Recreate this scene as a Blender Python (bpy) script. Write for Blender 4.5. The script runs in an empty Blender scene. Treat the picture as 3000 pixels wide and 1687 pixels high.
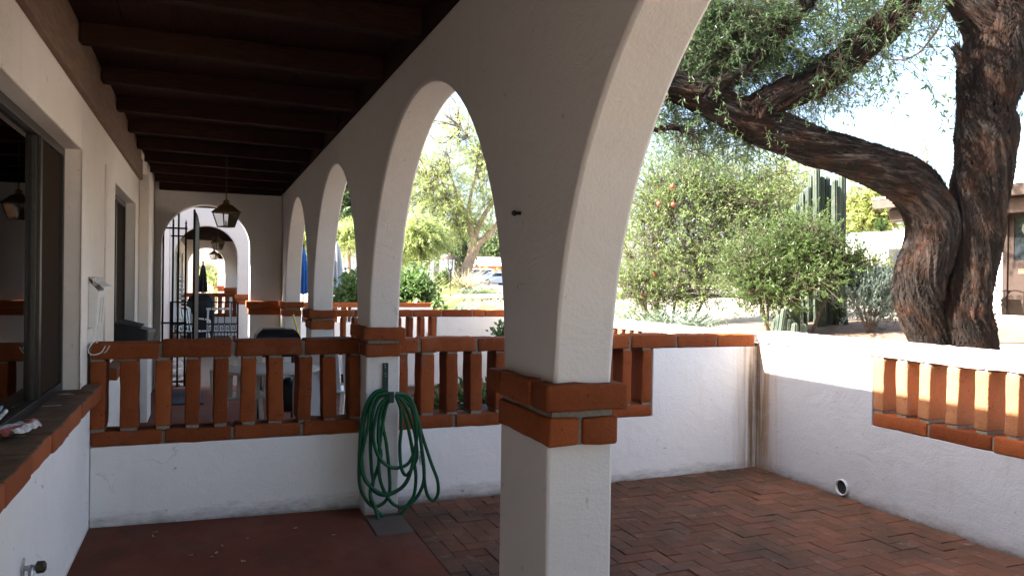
SKY_STR, SUN_STR, EXPO = 0.08, 5.0, 3.05
import bpy, bmesh, math, random
import numpy as np
from mathutils import Vector, Matrix, noise

R_ = math.radians
rng = np.random.default_rng(7)
random.seed(7)
scene = bpy.context.scene
col = scene.collection

# ------------------------------------------------------------------ camera
EYE = np.array([0.0, 0.0, 1.5])
FPX = 1961.68                       # focal length for a 2576 px wide picture
PW, PH = 2576.0, 1448.6
_y, _p, _r = R_(21.3752), R_(-0.414), R_(0.818)
CF = np.array([math.sin(_y) * math.cos(_p), math.cos(_y) * math.cos(_p), math.sin(_p)])
_R = np.array([math.cos(_y), -math.sin(_y), 0.0])
_U = np.cross(_R, CF)
CR = _R * math.cos(_r) + _U * math.sin(_r)
CU = -_R * math.sin(_r) + _U * math.cos(_r)


def ray(px, py):
    return CF + CR * ((px - PW / 2) / FPX) - CU * ((py - PH / 2) / FPX)


def at(px, py, d):                   # survey: a sighting at depth d
    return EYE + ray(px, py) * d


def on(ax, px, py, v):
    r = ray(px, py)
    return EYE + r * ((v - EYE[ax]) / r[ax])


def onX(px, py, v): return on(0, px, py, v)
def onY(px, py, v): return on(1, px, py, v)
def onZ(px, py, v=0.0): return on(2, px, py, v)


cd = bpy.data.cameras.new('camera')
cam = bpy.data.objects.new('camera', cd)
col.objects.link(cam)
M = Matrix.Identity(4)
for i in range(3):
    M[i][0], M[i][1], M[i][2], M[i][3] = CR[i], CU[i], -CF[i], EYE[i]
cam.matrix_world = M
cd.sensor_width = 36.0
cd.lens = 36.0 * FPX / PW
cd.clip_start = 0.05
cd.clip_end = 3000.0
scene.camera = cam


# ------------------------------------------------------------------ scene tree helpers
def tag(o, label=None, cat=None, group=None, kind=None):
    if label: o['label'] = label
    if cat: o['category'] = cat
    if group: o['group'] = group
    if kind: o['kind'] = kind
    return o


def empty(name, loc, label=None, cat=None, group=None):
    o = bpy.data.objects.new(name, None)
    o.empty_display_size = 0.1
    o.location = Vector([float(c) for c in loc])
    col.objects.link(o)
    return tag(o, label, cat, group, 'thing')


def wloc(o):
    v = Vector((0, 0, 0))
    while o is not None:
        v += o.location
        o = o.parent
    return v


def copy_tree(o, parent=None, loc=None, rz=None):
    kids = [c for c in bpy.data.objects if c.parent == o]
    c = o.copy()
    col.objects.link(c)
    c.parent = parent
    if loc is not None: c.location = Vector([float(x) for x in loc])
    if rz is not None: c.rotation_euler = (0, 0, rz)
    for k in kids:
        copy_tree(k, c)
    return c


def cr(pts, step=None, n=None):
    """Catmull-Rom through rows of pts (any width), resampled."""
    P = np.asarray(pts, float)
    if len(P) == 2:
        Q = np.vstack([P[0] * 2 - P[1], P, P[1] * 2 - P[0]])
    else:
        Q = np.vstack([2 * P[0] - P[1], P, 2 * P[-1] - P[-2]])
    out = []
    for i in range(1, len(Q) - 2):
        a, b, c, d = Q[i - 1:i + 3]
        L = np.linalg.norm((c - b)[:3])
        m = n if n else max(2, int(L / step))
        for t in np.linspace(0, 1, m, endpoint=False):
            out.append(0.5 * (2 * b + (c - a) * t + (2 * a - 5 * b + 4 * c - d) * t * t + (3 * b - a - 3 * c + d) * t ** 3))
    out.append(Q[-2])
    return np.array(out)


class MB:
    def __init__(s):
        s.v, s.f, s.m = [], [], []

    def add(s, verts, faces, mat=0):
        o = len(s.v)
        s.v.extend([tuple(map(float, p)) for p in verts])
        s.f.extend([tuple(i + o for i in f) for f in faces])
        s.m.extend([mat] * len(faces))

    def box(s, x0, x1, y0, y1, z0, z1, mat=0):
        v = [(x, y, z) for x in (x0, x1) for y in (y0, y1) for z in (z0, z1)]
        s.add(v, [(0, 1, 3, 2), (4, 6, 7, 5), (0, 4, 5, 1), (2, 3, 7, 6), (0, 2, 6, 4), (1, 5, 7, 3)], mat)

    def obox(s, c, ax, ay, az, hx, hy, hz, mat=0):
        c, ax, ay, az = [np.asarray(k, float) for k in (c, ax, ay, az)]
        v = [c + ax * hx * i + ay * hy * j + az * hz * k for i in (-1, 1) for j in (-1, 1) for k in (-1, 1)]
        s.add(v, [(0, 1, 3, 2), (4, 6, 7, 5), (0, 4, 5, 1), (2, 3, 7, 6), (0, 2, 6, 4), (1, 5, 7, 3)], mat)

    def bar(s, a, b, w, t=None, up=(0, 0, 1), mat=0):
        a, b = np.asarray(a, float), np.asarray(b, float)
        d = b - a; L = np.linalg.norm(d); d = d / L
        u = np.asarray(up, float)
        if abs(d @ u) > 0.95: u = np.array([1.0, 0, 0])
        x = np.cross(d, u); x /= np.linalg.norm(x)
        z = np.cross(x, d)
        s.obox((a + b) / 2, x, d, z, w / 2, L / 2, (t or w) / 2, mat)

    def prism(s, poly, axis, a, b, mat=0):
        n = len(poly)
        def P(u, w, k):
            return {0: (k, u, w), 1: (u, k, w), 2: (u, w, k)}[axis]
        v = [P(u, w, a) for u, w in poly] + [P(u, w, b) for u, w in poly]
        f = [tuple(range(n - 1, -1, -1)), tuple(range(n, 2 * n))]
        f += [(i, (i + 1) % n, n + (i + 1) % n, n + i) for i in range(n)]
        s.add(v, f, mat)

    def tube(s, pts, rad, n=8, mat=0, cap=True, rfun=None):
        P = np.asarray(pts, float)
        k = len(P)
        rad = np.full(k, rad, float) if np.isscalar(rad) else np.asarray(rad, float)
        T = np.gradient(P, axis=0)
        T /= np.linalg.norm(T, axis=1)[:, None] + 1e-12
        u = np.array([0, 0, 1.0]) if abs(T[0][2]) < 0.9 else np.array([1.0, 0, 0])
        u = u - T[0] * (u @ T[0]); u /= np.linalg.norm(u)
        v = []
        ang = np.arange(n) * 2 * math.pi / n
        for i in range(k):
            u = u - T[i] * (u @ T[i]); u /= np.linalg.norm(u) + 1e-12
            w = np.cross(T[i], u)
            for j, a in enumerate(ang):
                rr = rad[i] * (rfun(i, j, a) if rfun else 1.0)
                v.append(P[i] + (u * math.cos(a) + w * math.sin(a)) * rr)
        f = []
        for i in range(k - 1):
            for j in range(n):
                q = (j + 1) % n
                f.append((i * n + j, i * n + q, (i + 1) * n + q, (i + 1) * n + j))
        if cap:
            f.append(tuple(range(n - 1, -1, -1)))
            f.append(tuple((k - 1) * n + j for j in range(n)))
        s.add(v, f, mat)

    def lathe(s, prof, c=(0, 0, 0), n=24, mat=0, sx=1, sy=1):
        v, f = [], []
        for r, z in prof:
            for j in range(n):
                a = 2 * math.pi * j / n
                v.append((c[0] + r * math.cos(a) * sx, c[1] + r * math.sin(a) * sy, c[2] + z))
        for i in range(len(prof) - 1):
            for j in range(n):
                q = (j + 1) % n
                f.append((i * n + j, i * n + q, (i + 1) * n + q, (i + 1) * n + j))
        f.append(tuple(range(n - 1, -1, -1)))
        f.append(tuple((len(prof) - 1) * n + j for j in range(n)))
        s.add(v, f, mat)

    def ball(s, c, r, n=10, mat=0, sz=1.0):
        prof = [(r * math.sin(math.pi * i / n) + 1e-4, -r * sz * math.cos(math.pi * i / n)) for i in range(n + 1)]
        s.lathe(prof, c, n * 2, mat)

    def brick(s, x0, x1, y0, y1, z0, z1, r=0.012, amp=0.004, mat=0, step=0.06, seed=None):
        """a hand-made adobe: rounded edges, slightly wavy faces"""
        sd = rng.uniform(0, 100) if seed is None else seed
        lo, hi = np.array([x0, y0, z0], float), np.array([x1, y1, z1], float)
        r = min(r, (hi - lo).min() * 0.4)
        L = []
        for a in range(3):
            n = max(1, int((hi[a] - lo[a] - 2 * r) / step))
            L.append(np.concatenate([[lo[a], lo[a] + r * .3, lo[a] + r],
                                     np.linspace(lo[a] + r, hi[a] - r, n + 1)[1:-1],
                                     [hi[a] - r, hi[a] - r * .3, hi[a]]]))
        idx, verts, faces = {}, [], []
        n3 = [len(k) for k in L]

        def vid(i, j, k):
            key = (i, j, k)
            if key not in idx:
                p = np.array([L[0][i], L[1][j], L[2][k]])
                q = np.clip(p, lo + r, hi - r)
                d = p - q
                m = np.linalg.norm(d)
                if m > 1e-9: p = q + d / m * r
                nv = noise.noise_vector(Vector((p * 9 + sd).tolist()))
                nf = noise.noise_vector(Vector((p * 34 + sd).tolist()))
                p = p + np.array(nv) * amp + np.array(nf) * amp * .35
                idx[key] = len(verts)
                verts.append(p)
            return idx[key]
        for a in range(3):
            b, c = (a + 1) % 3, (a + 2) % 3
            for side in (0, n3[a] - 1):
                for i in range(n3[b] - 1):
                    for j in range(n3[c] - 1):
                        q = []
                        for (u, w) in ((i, j), (i + 1, j), (i + 1, j + 1), (i, j + 1)):
                            t = [0, 0, 0]; t[a] = side; t[b] = u; t[c] = w
                            q.append(vid(*t))
                        faces.append(tuple(q) if side else tuple(q[::-1]))
        s.add(verts, faces, mat)

    def build(s, name, mats, parent=None, smooth=False, angle=40, weld=0, bevel=0, loc=None):
        me = bpy.data.meshes.new(name)
        off = wloc(parent) if parent is not None else Vector((0, 0, 0))
        if loc is not None: off = off + Vector([float(c) for c in loc])
        V = np.array(s.v) - np.array(off)
        me.from_pydata(V.tolist(), [], s.f)
        if not isinstance(mats, (list, tuple)): mats = [mats]
        for m in mats: me.materials.append(m)
        if len(mats) > 1: me.polygons.foreach_set('material_index', s.m)
        if weld:
            bm = bmesh.new(); bm.from_mesh(me)
            bmesh.ops.remove_doubles(bm, verts=bm.verts, dist=weld)
            bmesh.ops.recalc_face_normals(bm, faces=bm.faces)
            bm.to_mesh(me); bm.free()
        if smooth:
            me.polygons.foreach_set('use_smooth', [True] * len(me.polygons))
            me.set_sharp_from_angle(angle=R_(angle))
        me.update()
        o = bpy.data.objects.new(name, me)
        col.objects.link(o)
        if parent is not None: o.parent = parent
        if loc is not None: o.location = Vector([float(c) for c in loc])
        if bevel:
            md = o.modifiers.new('soft edges', 'BEVEL')
            md.width = bevel; md.segments = 2; md.limit_method = 'ANGLE'; md.angle_limit = R_(35)
        return o


def leaf_mesh(name, P, D, Nn, L, W, mat, parent=None, fold=0.0):
    """P base points, D direction, Nn leaf normal, L length, W width: one small leaf blade each"""
    n = len(P)
    D = D / (np.linalg.norm(D, axis=1)[:, None] + 1e-9)
    S = np.cross(D, Nn)
    S /= np.linalg.norm(S, axis=1)[:, None] + 1e-9
    Nv = np.cross(S, D)
    L = np.broadcast_to(L, (n,))[:, None]; W = np.broadcast_to(W, (n,))[:, None]
    off = np.array(wloc(parent)) if parent is not None else np.zeros(3)
    P = P - off
    V = np.empty((n, 4, 3))
    V[:, 0] = P
    V[:, 1] = P + D * L * .5 + S * W * .5 + Nv * W * fold
    V[:, 2] = P + D * L
    V[:, 3] = P + D * L * .5 - S * W * .5 + Nv * W * fold
    me = bpy.data.meshes.new(name)
    me.vertices.add(4 * n)
    me.vertices.foreach_set('co', V.reshape(-1))
    me.loops.add(4 * n)
    me.loops.foreach_set('vertex_index', np.arange(4 * n, dtype=np.int32))
    me.polygons.add(n)
    me.polygons.foreach_set('loop_start', np.arange(0, 4 * n, 4, dtype=np.int32))
    me.update(calc_edges=True)
    me.validate()
    me.materials.append(mat)
    o = bpy.data.objects.new(name, me)
    col.objects.link(o)
    if parent is not None: o.parent = parent
    return o


# ------------------------------------------------------------------ materials
class NT:
    def __init__(s, name):
        s.mat = bpy.data.materials.new(name)
        s.mat.use_nodes = True
        s.t = s.mat.node_tree
        s.t.nodes.clear()
        s.out = s.n('ShaderNodeOutputMaterial')

    def n(s, typ, **kw):
        o = s.t.nodes.new(typ)
        for k, v in kw.items():
            if k.startswith('i_'):
                o.inputs[k[2:].replace('_', ' ')].default_value = v
            else:
                setattr(o, k, v)
        return o

    def l(s, a, b): s.t.links.new(a, b)

    def put(s, sock, v):
        if hasattr(v, 'links') or isinstance(v, bpy.types.NodeSocket): s.l(v, sock)
        elif isinstance(v, (tuple, list)) and len(v) == 3 and sock.type == 'RGBA': sock.default_value = (*v, 1)
        else: sock.default_value = v

    def pos(s, scale=(1, 1, 1), loc=(0, 0, 0)):
        g = s.n('ShaderNodeNewGeometry')
        m = s.n('ShaderNodeMapping')
        m.inputs['Scale'].default_value = scale
        m.inputs['Location'].default_value = loc
        s.l(g.outputs['Position'], m.inputs['Vector'])
        return m.outputs['Vector']

    def obj(s, scale=(1, 1, 1)):
        g = s.n('ShaderNodeTexCoord')
        m = s.n('ShaderNodeMapping')
        m.inputs['Scale'].default_value = scale
        s.l(g.outputs['Object'], m.inputs['Vector'])
        return m.outputs['Vector']

    def noise(s, vec, scale, detail=4, rough=0.55, dist=0.0):
        o = s.n('ShaderNodeTexNoise')
        o.inputs['Scale'].default_value = scale
        o.inputs['Detail'].default_value = detail
        o.inputs['Roughness'].default_value = rough
        o.inputs['Distortion'].default_value = dist
        s.l(vec, o.inputs['Vector'])
        return o.outputs['Fac']

    def ramp(s, fac, a, b, ca=0.0, cb=1.0):
        o = s.n('ShaderNodeMapRange')
        o.inputs['From Min'].default_value = a
        o.inputs['From Max'].default_value = b
        o.inputs['To Min'].default_value = ca
        o.inputs['To Max'].default_value = cb
        s.l(fac, o.inputs['Value'])
        return o.outputs['Result']

    def math(s, op, a, b=0.0):
        o = s.n('ShaderNodeMath', operation=op)
        s.put(o.inputs[0], a); s.put(o.inputs[1], b)
        return o.outputs[0]

    def mix(s, fac, a, b, mode='MIX'):
        o = s.n('ShaderNodeMix', data_type='RGBA', blend_type=mode)
        s.put(o.inputs[0], fac); s.put(o.inputs[6], a); s.put(o.inputs[7], b)
        return o.outputs[2]

    def rand(s):
        return s.n('ShaderNodeNewGeometry').outputs['Random Per Island']

    def bump(s, h, strength=0.3, dist=0.01, base=None):
        o = s.n('ShaderNodeBump')
        o.inputs['Strength'].default_value = strength
        o.inputs['Distance'].default_value = dist
        s.l(h, o.inputs['Height'])
        if base is not None: s.l(base, o.inputs['Normal'])
        return o.outputs['Normal']

    def pbr(s, color, rough=0.8, metal=0.0, normal=None, spec=None, **kw):
        b = s.n('ShaderNodeBsdfPrincipled')
        s.put(b.inputs['Base Color'], color)
        s.put(b.inputs['Roughness'], rough)
        s.put(b.inputs['Metallic'], metal)
        if spec is not None: s.put(b.inputs['Specular IOR Level'], spec)
        if normal is not None: s.l(normal, b.inputs['Normal'])
        for k, v in kw.items(): s.put(b.inputs[k.replace('_', ' ')], v)
        return b.outputs['BSDF']

    def done(s, shader):
        s.l(shader, s.out.inputs['Surface'])
        return s.mat


def xyz(t, vec):
    o = t.n('ShaderNodeSeparateXYZ'); t.l(vec, o.inputs[0]); return o.outputs


def stucco(name, base, specks=0.5, foot=None, foot_amt=0.6, stain=None, bump=0.5, grime=0.25):
    t = NT(name)
    p = t.pos()
    big = t.noise(p, 1.3, 5, 0.6)
    c = t.mix(t.ramp(big, .35, .75, 0, grime), base, tuple(k * f for k, f in zip(base, (.80, .77, .72))))
    sp = t.ramp(t.noise(p, 21, 2, .5), .715, .765, 0, specks)
    c = t.mix(sp, c, (.16, .13, .11))
    cool = t.ramp(t.noise(p, 5, 6, .7), .5, .85, 0, .35 * grime)
    c = t.mix(cool, c, tuple(k * .8 for k in base))
    X = xyz(t, p)
    if foot is not None:                               # splash-back dirt along the foot of the wall
        z0, h = foot
        n = t.noise(t.pos((3, 3, 9)), 2.2, 6, .7)
        e = t.math('ADD', X[2], t.ramp(n, 0, 1, -h * .9, h * .9))
        m = t.ramp(e, z0 + h, z0, 0, foot_amt)
        c = t.mix(m, c, (.15, .125, .10))
        n2 = t.noise(t.pos((9, 9, 30)), 3, 4, .7)
        m2 = t.ramp(t.math('ADD', X[2], t.ramp(n2, 0, 1, -.03, .03)), z0 + .035, z0 + .005, 0, .85 * foot_amt)
        c = t.mix(m2, c, (.07, .05, .04))
    if stain:                                          # rusty run-off in the patio corner
        ax, x0, x1, col_, amt = stain
        st = t.noise(t.pos((26, 26, 1.1)), 1.0, 5, .6)
        st2 = t.noise(t.pos((70, 70, 2.0)), 1.0, 3, .6)
        edge = t.ramp(X[ax], x0, x1, 0, 1)
        v = t.math('MULTIPLY', edge, t.math('ADD', t.ramp(st, .3, .7, .25, 1.15), t.ramp(st2, .4, .7, -.1, .25)))
        c = t.mix(t.ramp(v, .08, .95, 0, amt), c, col_)
        dk = t.math('MULTIPLY', t.ramp(edge, .55, 1), t.ramp(st, .42, .62))
        c = t.mix(t.math('MULTIPLY', dk, .6), c, (.06, .042, .028))
    tr = t.noise(t.pos((1, 1, 1.6)), 3.2, 5, .72, 1.2)
    c = t.mix(t.ramp(tr, .52, .66, 0, grime * .8), c, tuple(k * f for k, f in zip(base, (.86, .835, .80))))
    vs_ = t.noise(t.pos((11, 11, .8)), 1.0, 5, .65)
    c = t.mix(t.ramp(vs_, .56, .78, 0, grime), c, tuple(k * f for k, f in zip(base, (.78, .74, .68))))
    vo = t.n('ShaderNodeTexVoronoi', feature='DISTANCE_TO_EDGE')
    vo.inputs['Scale'].default_value = 1.15
    wv = t.n('ShaderNodeVectorMath', operation='ADD')
    nz = t.n('ShaderNodeTexNoise'); nz.inputs['Scale'].default_value = 2.6; nz.inputs['Detail'].default_value = 6
    t.l(p, nz.inputs['Vector']); t.l(p, wv.inputs[0]); t.l(nz.outputs['Color'], wv.inputs[1]); t.l(wv.outputs[0], vo.inputs['Vector'])
    ck = t.math('MULTIPLY', t.ramp(vo.outputs['Distance'], .006, .0015), t.ramp(t.noise(p, 1.9, 3, .5), .60, .66))
    c = t.mix(t.math('MULTIPLY', ck, .3), c, (.17, .14, .12))
    h = t.math('ADD', t.math('ADD', t.noise(p, 85, 5, .65), t.math('MULTIPLY', t.noise(p, 14, 3, .5), .9)), t.math('MULTIPLY', tr, 2.2))
    return t.done(t.pbr(c, .9, normal=t.bump(h, bump, .006), spec=.25))


def mat_brick(name, base=(.26, .062, .0165), var=.30, dirt=.6):
    t = NT(name)
    p = t.pos()
    oi = t.n('ShaderNodeObjectInfo')
    r = t.math('FRACT', t.math('ADD', t.rand(), t.math('MULTIPLY', oi.outputs['Random'], 7.31)))
    c = t.mix(r, tuple(k * (1 - var) for k in base), (min(1, base[0] * (1 + var)), base[1] * (1 + var * 1.5), base[2] * (1 + var * 2)))
    r2 = t.ramp(t.math('FRACT', t.math('MULTIPLY', r, 9.7)), .5, 1, 0, .6)
    c = t.mix(r2, c, tuple(k * .55 for k in base))
    n = t.noise(p, 7, 6, .65)
    c = t.mix(t.ramp(n, .48, .8, 0, dirt), c, tuple(k * .42 for k in base))
    sm = t.noise(t.pos((1, 1, .6)), 4.3, 6, .72, .8)
    c = t.mix(t.ramp(sm, .56, .74, 0, .5), c, (.16, .125, .095))
    f = t.noise(p, 55, 4, .6)
    c = t.mix(t.ramp(f, .55, .8, 0, .35), c, (base[0] * 1.25, base[1] * 1.6, base[2] * 2.0))
    pit = t.ramp(t.noise(p, 62, 2, .4), .69, .75)
    c = t.mix(t.math('MULTIPLY', pit, .8), c, tuple(k * .2 for k in base))
    h = t.math('SUBTRACT', t.math('ADD', t.noise(p, 90, 5, .7), t.noise(p, 22, 3, .6)), t.math('MULTIPLY', pit, .8))
    return t.done(t.pbr(c, .88, normal=t.bump(h, .7, .006), spec=.2))


def simple(name, c, rough=.6, metal=0.0, nscale=30, var=.25, bump=.15, spec=None, stretch=(1, 1, 1)):
    t = NT(name)
    p = t.pos(stretch)
    n = t.noise(p, nscale, 4, .6)
    k = t.mix(t.ramp(n, .3, .75, 0, 1), tuple(x * (1 - var) for x in c), tuple(min(1, x * (1 + var)) for x in c))
    return t.done(t.pbr(k, rough, metal, normal=t.bump(n, bump, .004), spec=spec))


def leafmat(name, a, b, trans=.35, rough=.45, scale=1.2):
    t = NT(name)
    r = t.rand()
    c = t.mix(r, a, b)
    n = t.noise(t.pos(), scale, 3, .6)
    c = t.mix(t.ramp(n, .35, .7, 0, .35), c, tuple(k * .6 for k in a))
    d = t.pbr(c, rough, spec=.35)
    tr = t.n('ShaderNodeBsdfTranslucent')
    t.l(t.mix(.5, c, tuple(min(1, k * 1.5) for k in b)), tr.inputs['Color'])
    m = t.n('ShaderNodeMixShader')
    m.inputs[0].default_value = trans
    t.l(d, m.inputs[1]); t.l(tr.outputs[0], m.inputs[2])
    return t.done(m.outputs[0])


def glassmat(name, tint=(.9, .93, .92), rough=.02):
    t = NT(name)
    fr = t.n('ShaderNodeFresnel'); fr.inputs['IOR'].default_value = 1.5
    tr = t.n('ShaderNodeBsdfTransparent'); tr.inputs['Color'].default_value = (*tint, 1)
    gl = t.n('ShaderNodeBsdfGlossy'); gl.inputs['Roughness'].default_value = rough
    m = t.n('ShaderNodeMixShader')
    t.l(fr.outputs[0], m.inputs[0]); t.l(tr.outputs[0], m.inputs[1]); t.l(gl.outputs[0], m.inputs[2])
    return t.done(m.outputs[0])


MT = {}
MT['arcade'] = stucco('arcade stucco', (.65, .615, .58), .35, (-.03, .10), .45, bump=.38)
MT['house'] = stucco('house stucco', (.80, .735, .67), .35, None, bump=.35, grime=.35)
MT['low'] = stucco('low wall stucco', (.86, .84, .81), .55, (-.02, .05), .5, bump=.45)
MT['cross'] = stucco('dividing wall stucco', (.86, .835, .80), .6, (-.03, .11), .7,
                     stain=(0, 3.94, 4.2, (.36, .215, .095), .95), bump=.45)
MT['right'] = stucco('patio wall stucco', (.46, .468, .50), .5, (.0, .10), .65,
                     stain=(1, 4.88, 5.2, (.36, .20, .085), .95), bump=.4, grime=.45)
MT['far'] = stucco('far wall stucco', (.74, .74, .74), .2, None, bump=.3)
MT['brick'] = mat_brick('burnt adobe brick')
MT['brickd'] = mat_brick('dusty adobe sill', (.2, .09, .05), .2, .75)
MT['brickl'] = mat_brick('adobe with painted sun glare', (.66, .56, .47), .06, .08)  # brick caps in full sun: the burnt-out glare is put into the colour
MT['brickr'] = mat_brick('adobe with painted sunlight', (.38, .158, .070), .1, .2)  # same adobe, brightened in colour so the sunlit balusters burn out
MT['mortarl'] = simple('mortar with painted sun glare', (.58, .50, .43), .95, nscale=60, bump=.4)  # cap joints, paled to match the painted glare
MT['mortar'] = simple('grey mortar', (.21, .19, .155), .95, nscale=60, bump=.6)
MT['wood'] = simple('dark stained beam', (.032, .013, .008), .75, spec=.12, nscale=9, var=.4, stretch=(1, 12, 12), bump=.3)
MT['deck'] = simple('dark roof boards', (.034, .0125, .0075), .8, spec=.12, nscale=9, var=.4, stretch=(12, 1, 1), bump=.3)
MT['ledger'] = simple('brown ledger board', (.17, .098, .062), .7, nscale=7, var=.35, stretch=(9, .8, 9), bump=.4)
MT['iron'] = simple('black wrought iron', (.007, .007, .008), .6, 0, nscale=60, var=.3, spec=.15)
MT['black'] = simple('black enamel', (.014, .014, .015), .38, nscale=40, var=.3, bump=.08)
MT['blackp'] = simple('black plastic', (.016, .016, .017), .5, nscale=60, var=.3, bump=.1)
MT['bronze'] = simple('dark bronze metal', (.055, .040, .026), .5, .5, nscale=30, var=.4)
MT['brass'] = simple('aged brass', (.17, .11, .045), .5, .5, nscale=40, var=.4)
MT['alu'] = simple('bronze aluminium frame', (.032, .028, .025), .4, .5, nscale=40, var=.2)
MT['screen'] = simple('insect screen mesh', (.036, .025, .018), .9, 0, spec=.03, nscale=300, var=.3)
MT['white'] = simple('white enamelled metal', (.70, .69, .67), .45, nscale=25, var=.06, bump=.05)
MT['whitep'] = simple('white resin plastic', (.74, .73, .70), .4, nscale=18, var=.07, bump=.05)
MT['cream'] = simple('cream painted slats', (.40, .35, .29), .55, nscale=18, var=.1, bump=.08)
MT['chrome'] = simple('dull chrome', (.45, .45, .46), .3, 1.0, nscale=40, var=.3)
MT['hose'] = simple('green rubber hose', (.0055, .068, .026), .5, nscale=30, var=.25, bump=.1, spec=.3)
MT['rack'] = simple('dark green steel', (.012, .035, .026), .4, .3, nscale=50)
MT['yellow'] = simple('yellow broom handle', (.80, .60, .05), .45, nscale=20, var=.12, bump=.05)
MT['terra'] = simple('terracotta pot', (.38, .16, .09), .85, nscale=18)
MT['pvc'] = simple('weathered white pipe', (.60, .59, .57), .5, nscale=22, var=.2)
MT['dark'] = simple('dark pipe shade', (.012, .011, .010), .9, nscale=5)
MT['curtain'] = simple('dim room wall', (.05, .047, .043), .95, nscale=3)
MT['glass'] = glassmat('window glass', (.62, .66, .64), .015)
MT['lglass'] = glassmat('lantern glass', (.86, .86, .84), .05)
MT['door'] = simple('dark brown door', (.034, .018, .012), .5, nscale=8, var=.35, stretch=(9, 9, .8), bump=.2)
MT['blue'] = simple('blue umbrella cloth', (.018, .115, .36), .85, nscale=9, var=.3)
MT['grey'] = simple('grey umbrella cloth', (.42, .44, .47), .85, nscale=9, var=.12)
MT['cover'] = simple('black grill cover', (.012, .012, .015), .75, nscale=8, var=.4, bump=.4)
MT['mat'] = simple('dark blue door mat', (.035, .042, .062), .98, nscale=120, var=.4, bump=.8)
MT['rock'] = simple('grey garden rock', (.26, .235, .21), .9, nscale=9, var=.4, bump=.7)
MT['paper'] = simple('printed paper', (.52, .50, .50), .7, nscale=34, var=.5)
MT['papred'] = simple('red printed wrapper', (.50, .10, .08), .5, nscale=25, var=.4)
MT['papblue'] = simple('blue grey wrapper', (.20, .25, .36), .5, nscale=25, var=.4)
MT['straw'] = simple('dry straw leaf', (.30, .225, .12), .85, nscale=40)
MT['roofw'] = simple('white elastomeric roof', (.80, .79, .77), .8, nscale=3, var=.06)
MT['redwall'] = simple('reddish brick wall', (.30, .11, .07), .9, nscale=6)
MT['brown'] = simple('brown painted timber', (.075, .046, .034), .65, nscale=8, var=.3)
MT['slabconc'] = simple('tan paving step', (.40, .33, .26), .9, nscale=14)
MT['carw'] = simple('white car paint', (.74, .74, .75), .25, nscale=3, var=.03, bump=0)
MT['card'] = simple('dark blue car paint', (.030, .038, .062), .25, .3, nscale=3, var=.1, bump=0)
MT['carg'] = simple('silver car paint', (.38, .40, .43), .3, .6, nscale=3, var=.05, bump=0)
MT['carglass'] = simple('tinted car glass', (.02, .025, .03), .08, nscale=3, var=.1, bump=0, spec=.8)
MT['tyre'] = simple('tyre rubber', (.015, .015, .015), .8, nscale=30)
MT['fruit'] = simple('red pomegranate skin', (.40, .075, .035), .4, nscale=20, var=.25)
MT['lens'] = simple('lamp globe glass', (.75, .75, .72), .25, nscale=8, var=.05)


def mat_floor():
    t = NT('red painted concrete')
    p = t.pos()
    n = t.noise(p, 1.6, 6, .65)
    c = t.mix(t.ramp(n, .3, .75), (.115, .033, .018), (.200, .063, .036))
    d = t.ramp(t.noise(p, 2.6, 7, .72), .48, .72, 0, .75)
    c = t.mix(d, c, (.07, .036, .024))
    du = t.ramp(t.noise(t.pos((1, .45, 1)), 1.1, 6, .7), 0.48, .72, 0, .6)
    c = t.mix(du, c, (.17, .105, .078))
    sp = t.ramp(t.noise(p, 60, 2, .5), .70, .76, 0, .55)
    c = t.mix(sp, c, (.20, .135, .10))
    return t.done(t.pbr(c, t.ramp(n, .3, .8, .7, .9), normal=t.bump(t.noise(p, 40, 5, .7), .2, .004), spec=.1))


def mat_paver():
    t = NT('worn clay pavers')
    p = t.pos()
    r = t.rand()
    c = t.mix(r, (.125, .048, .025), (.190, .080, .046))
    r2 = t.ramp(t.math('FRACT', t.math('MULTIPLY', r, 17.3)), .72, 1.0, 0, .5)
    c = t.mix(r2, c, (.13, .085, .06))
    d = t.ramp(t.noise(p, 1.9, 7, .70), .40, .64, 0, .9)
    c = t.mix(d, c, (.066, .042, .026))
    w = t.ramp(t.noise(p, 9, 6, .75), .57, .76, 0, .6)
    c = t.mix(w, c, (.30, .21, .165))
    s = t.ramp(t.noise(p, 46, 3, .6), .69, .75, 0, .7)
    c = t.mix(s, c, (.05, .038, .03))
    h = t.math('ADD', t.noise(p, 60, 5, .7), t.noise(p, 12, 3, .6))
    return t.done(t.pbr(c, .85, normal=t.bump(h, .45, .006), spec=.18))


def mat_ground():
    t = NT('pale desert gravel')
    p = t.pos()
    v = t.n('ShaderNodeTexVoronoi'); v.inputs['Scale'].default_value = 22
    t.l(p, v.inputs['Vector'])
    n = t.noise(p, .6, 6, .6)
    c = t.mix(t.ramp(n, .35, .7), (.42, .36, .295), (.55, .49, .42))
    bw = t.n('ShaderNodeRGBToBW'); t.l(v.outputs['Color'], bw.inputs[0])
    c = t.mix(t.math('MULTIPLY', bw.outputs[0], .45), c, (.26, .20, .15))
    return t.done(t.pbr(c, .95, normal=t.bump(v.outputs['Distance'], .6, .02)))


def mat_road():
    t = NT('asphalt')
    p = t.pos()
    n = t.noise(p, .8, 6, .6)
    c = t.mix(t.ramp(n, .3, .75), (.075, .075, .078), (.14, .138, .135))
    return t.done(t.pbr(c, .9, normal=t.bump(t.noise(p, 60, 4, .7), .3, .006)))


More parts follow.
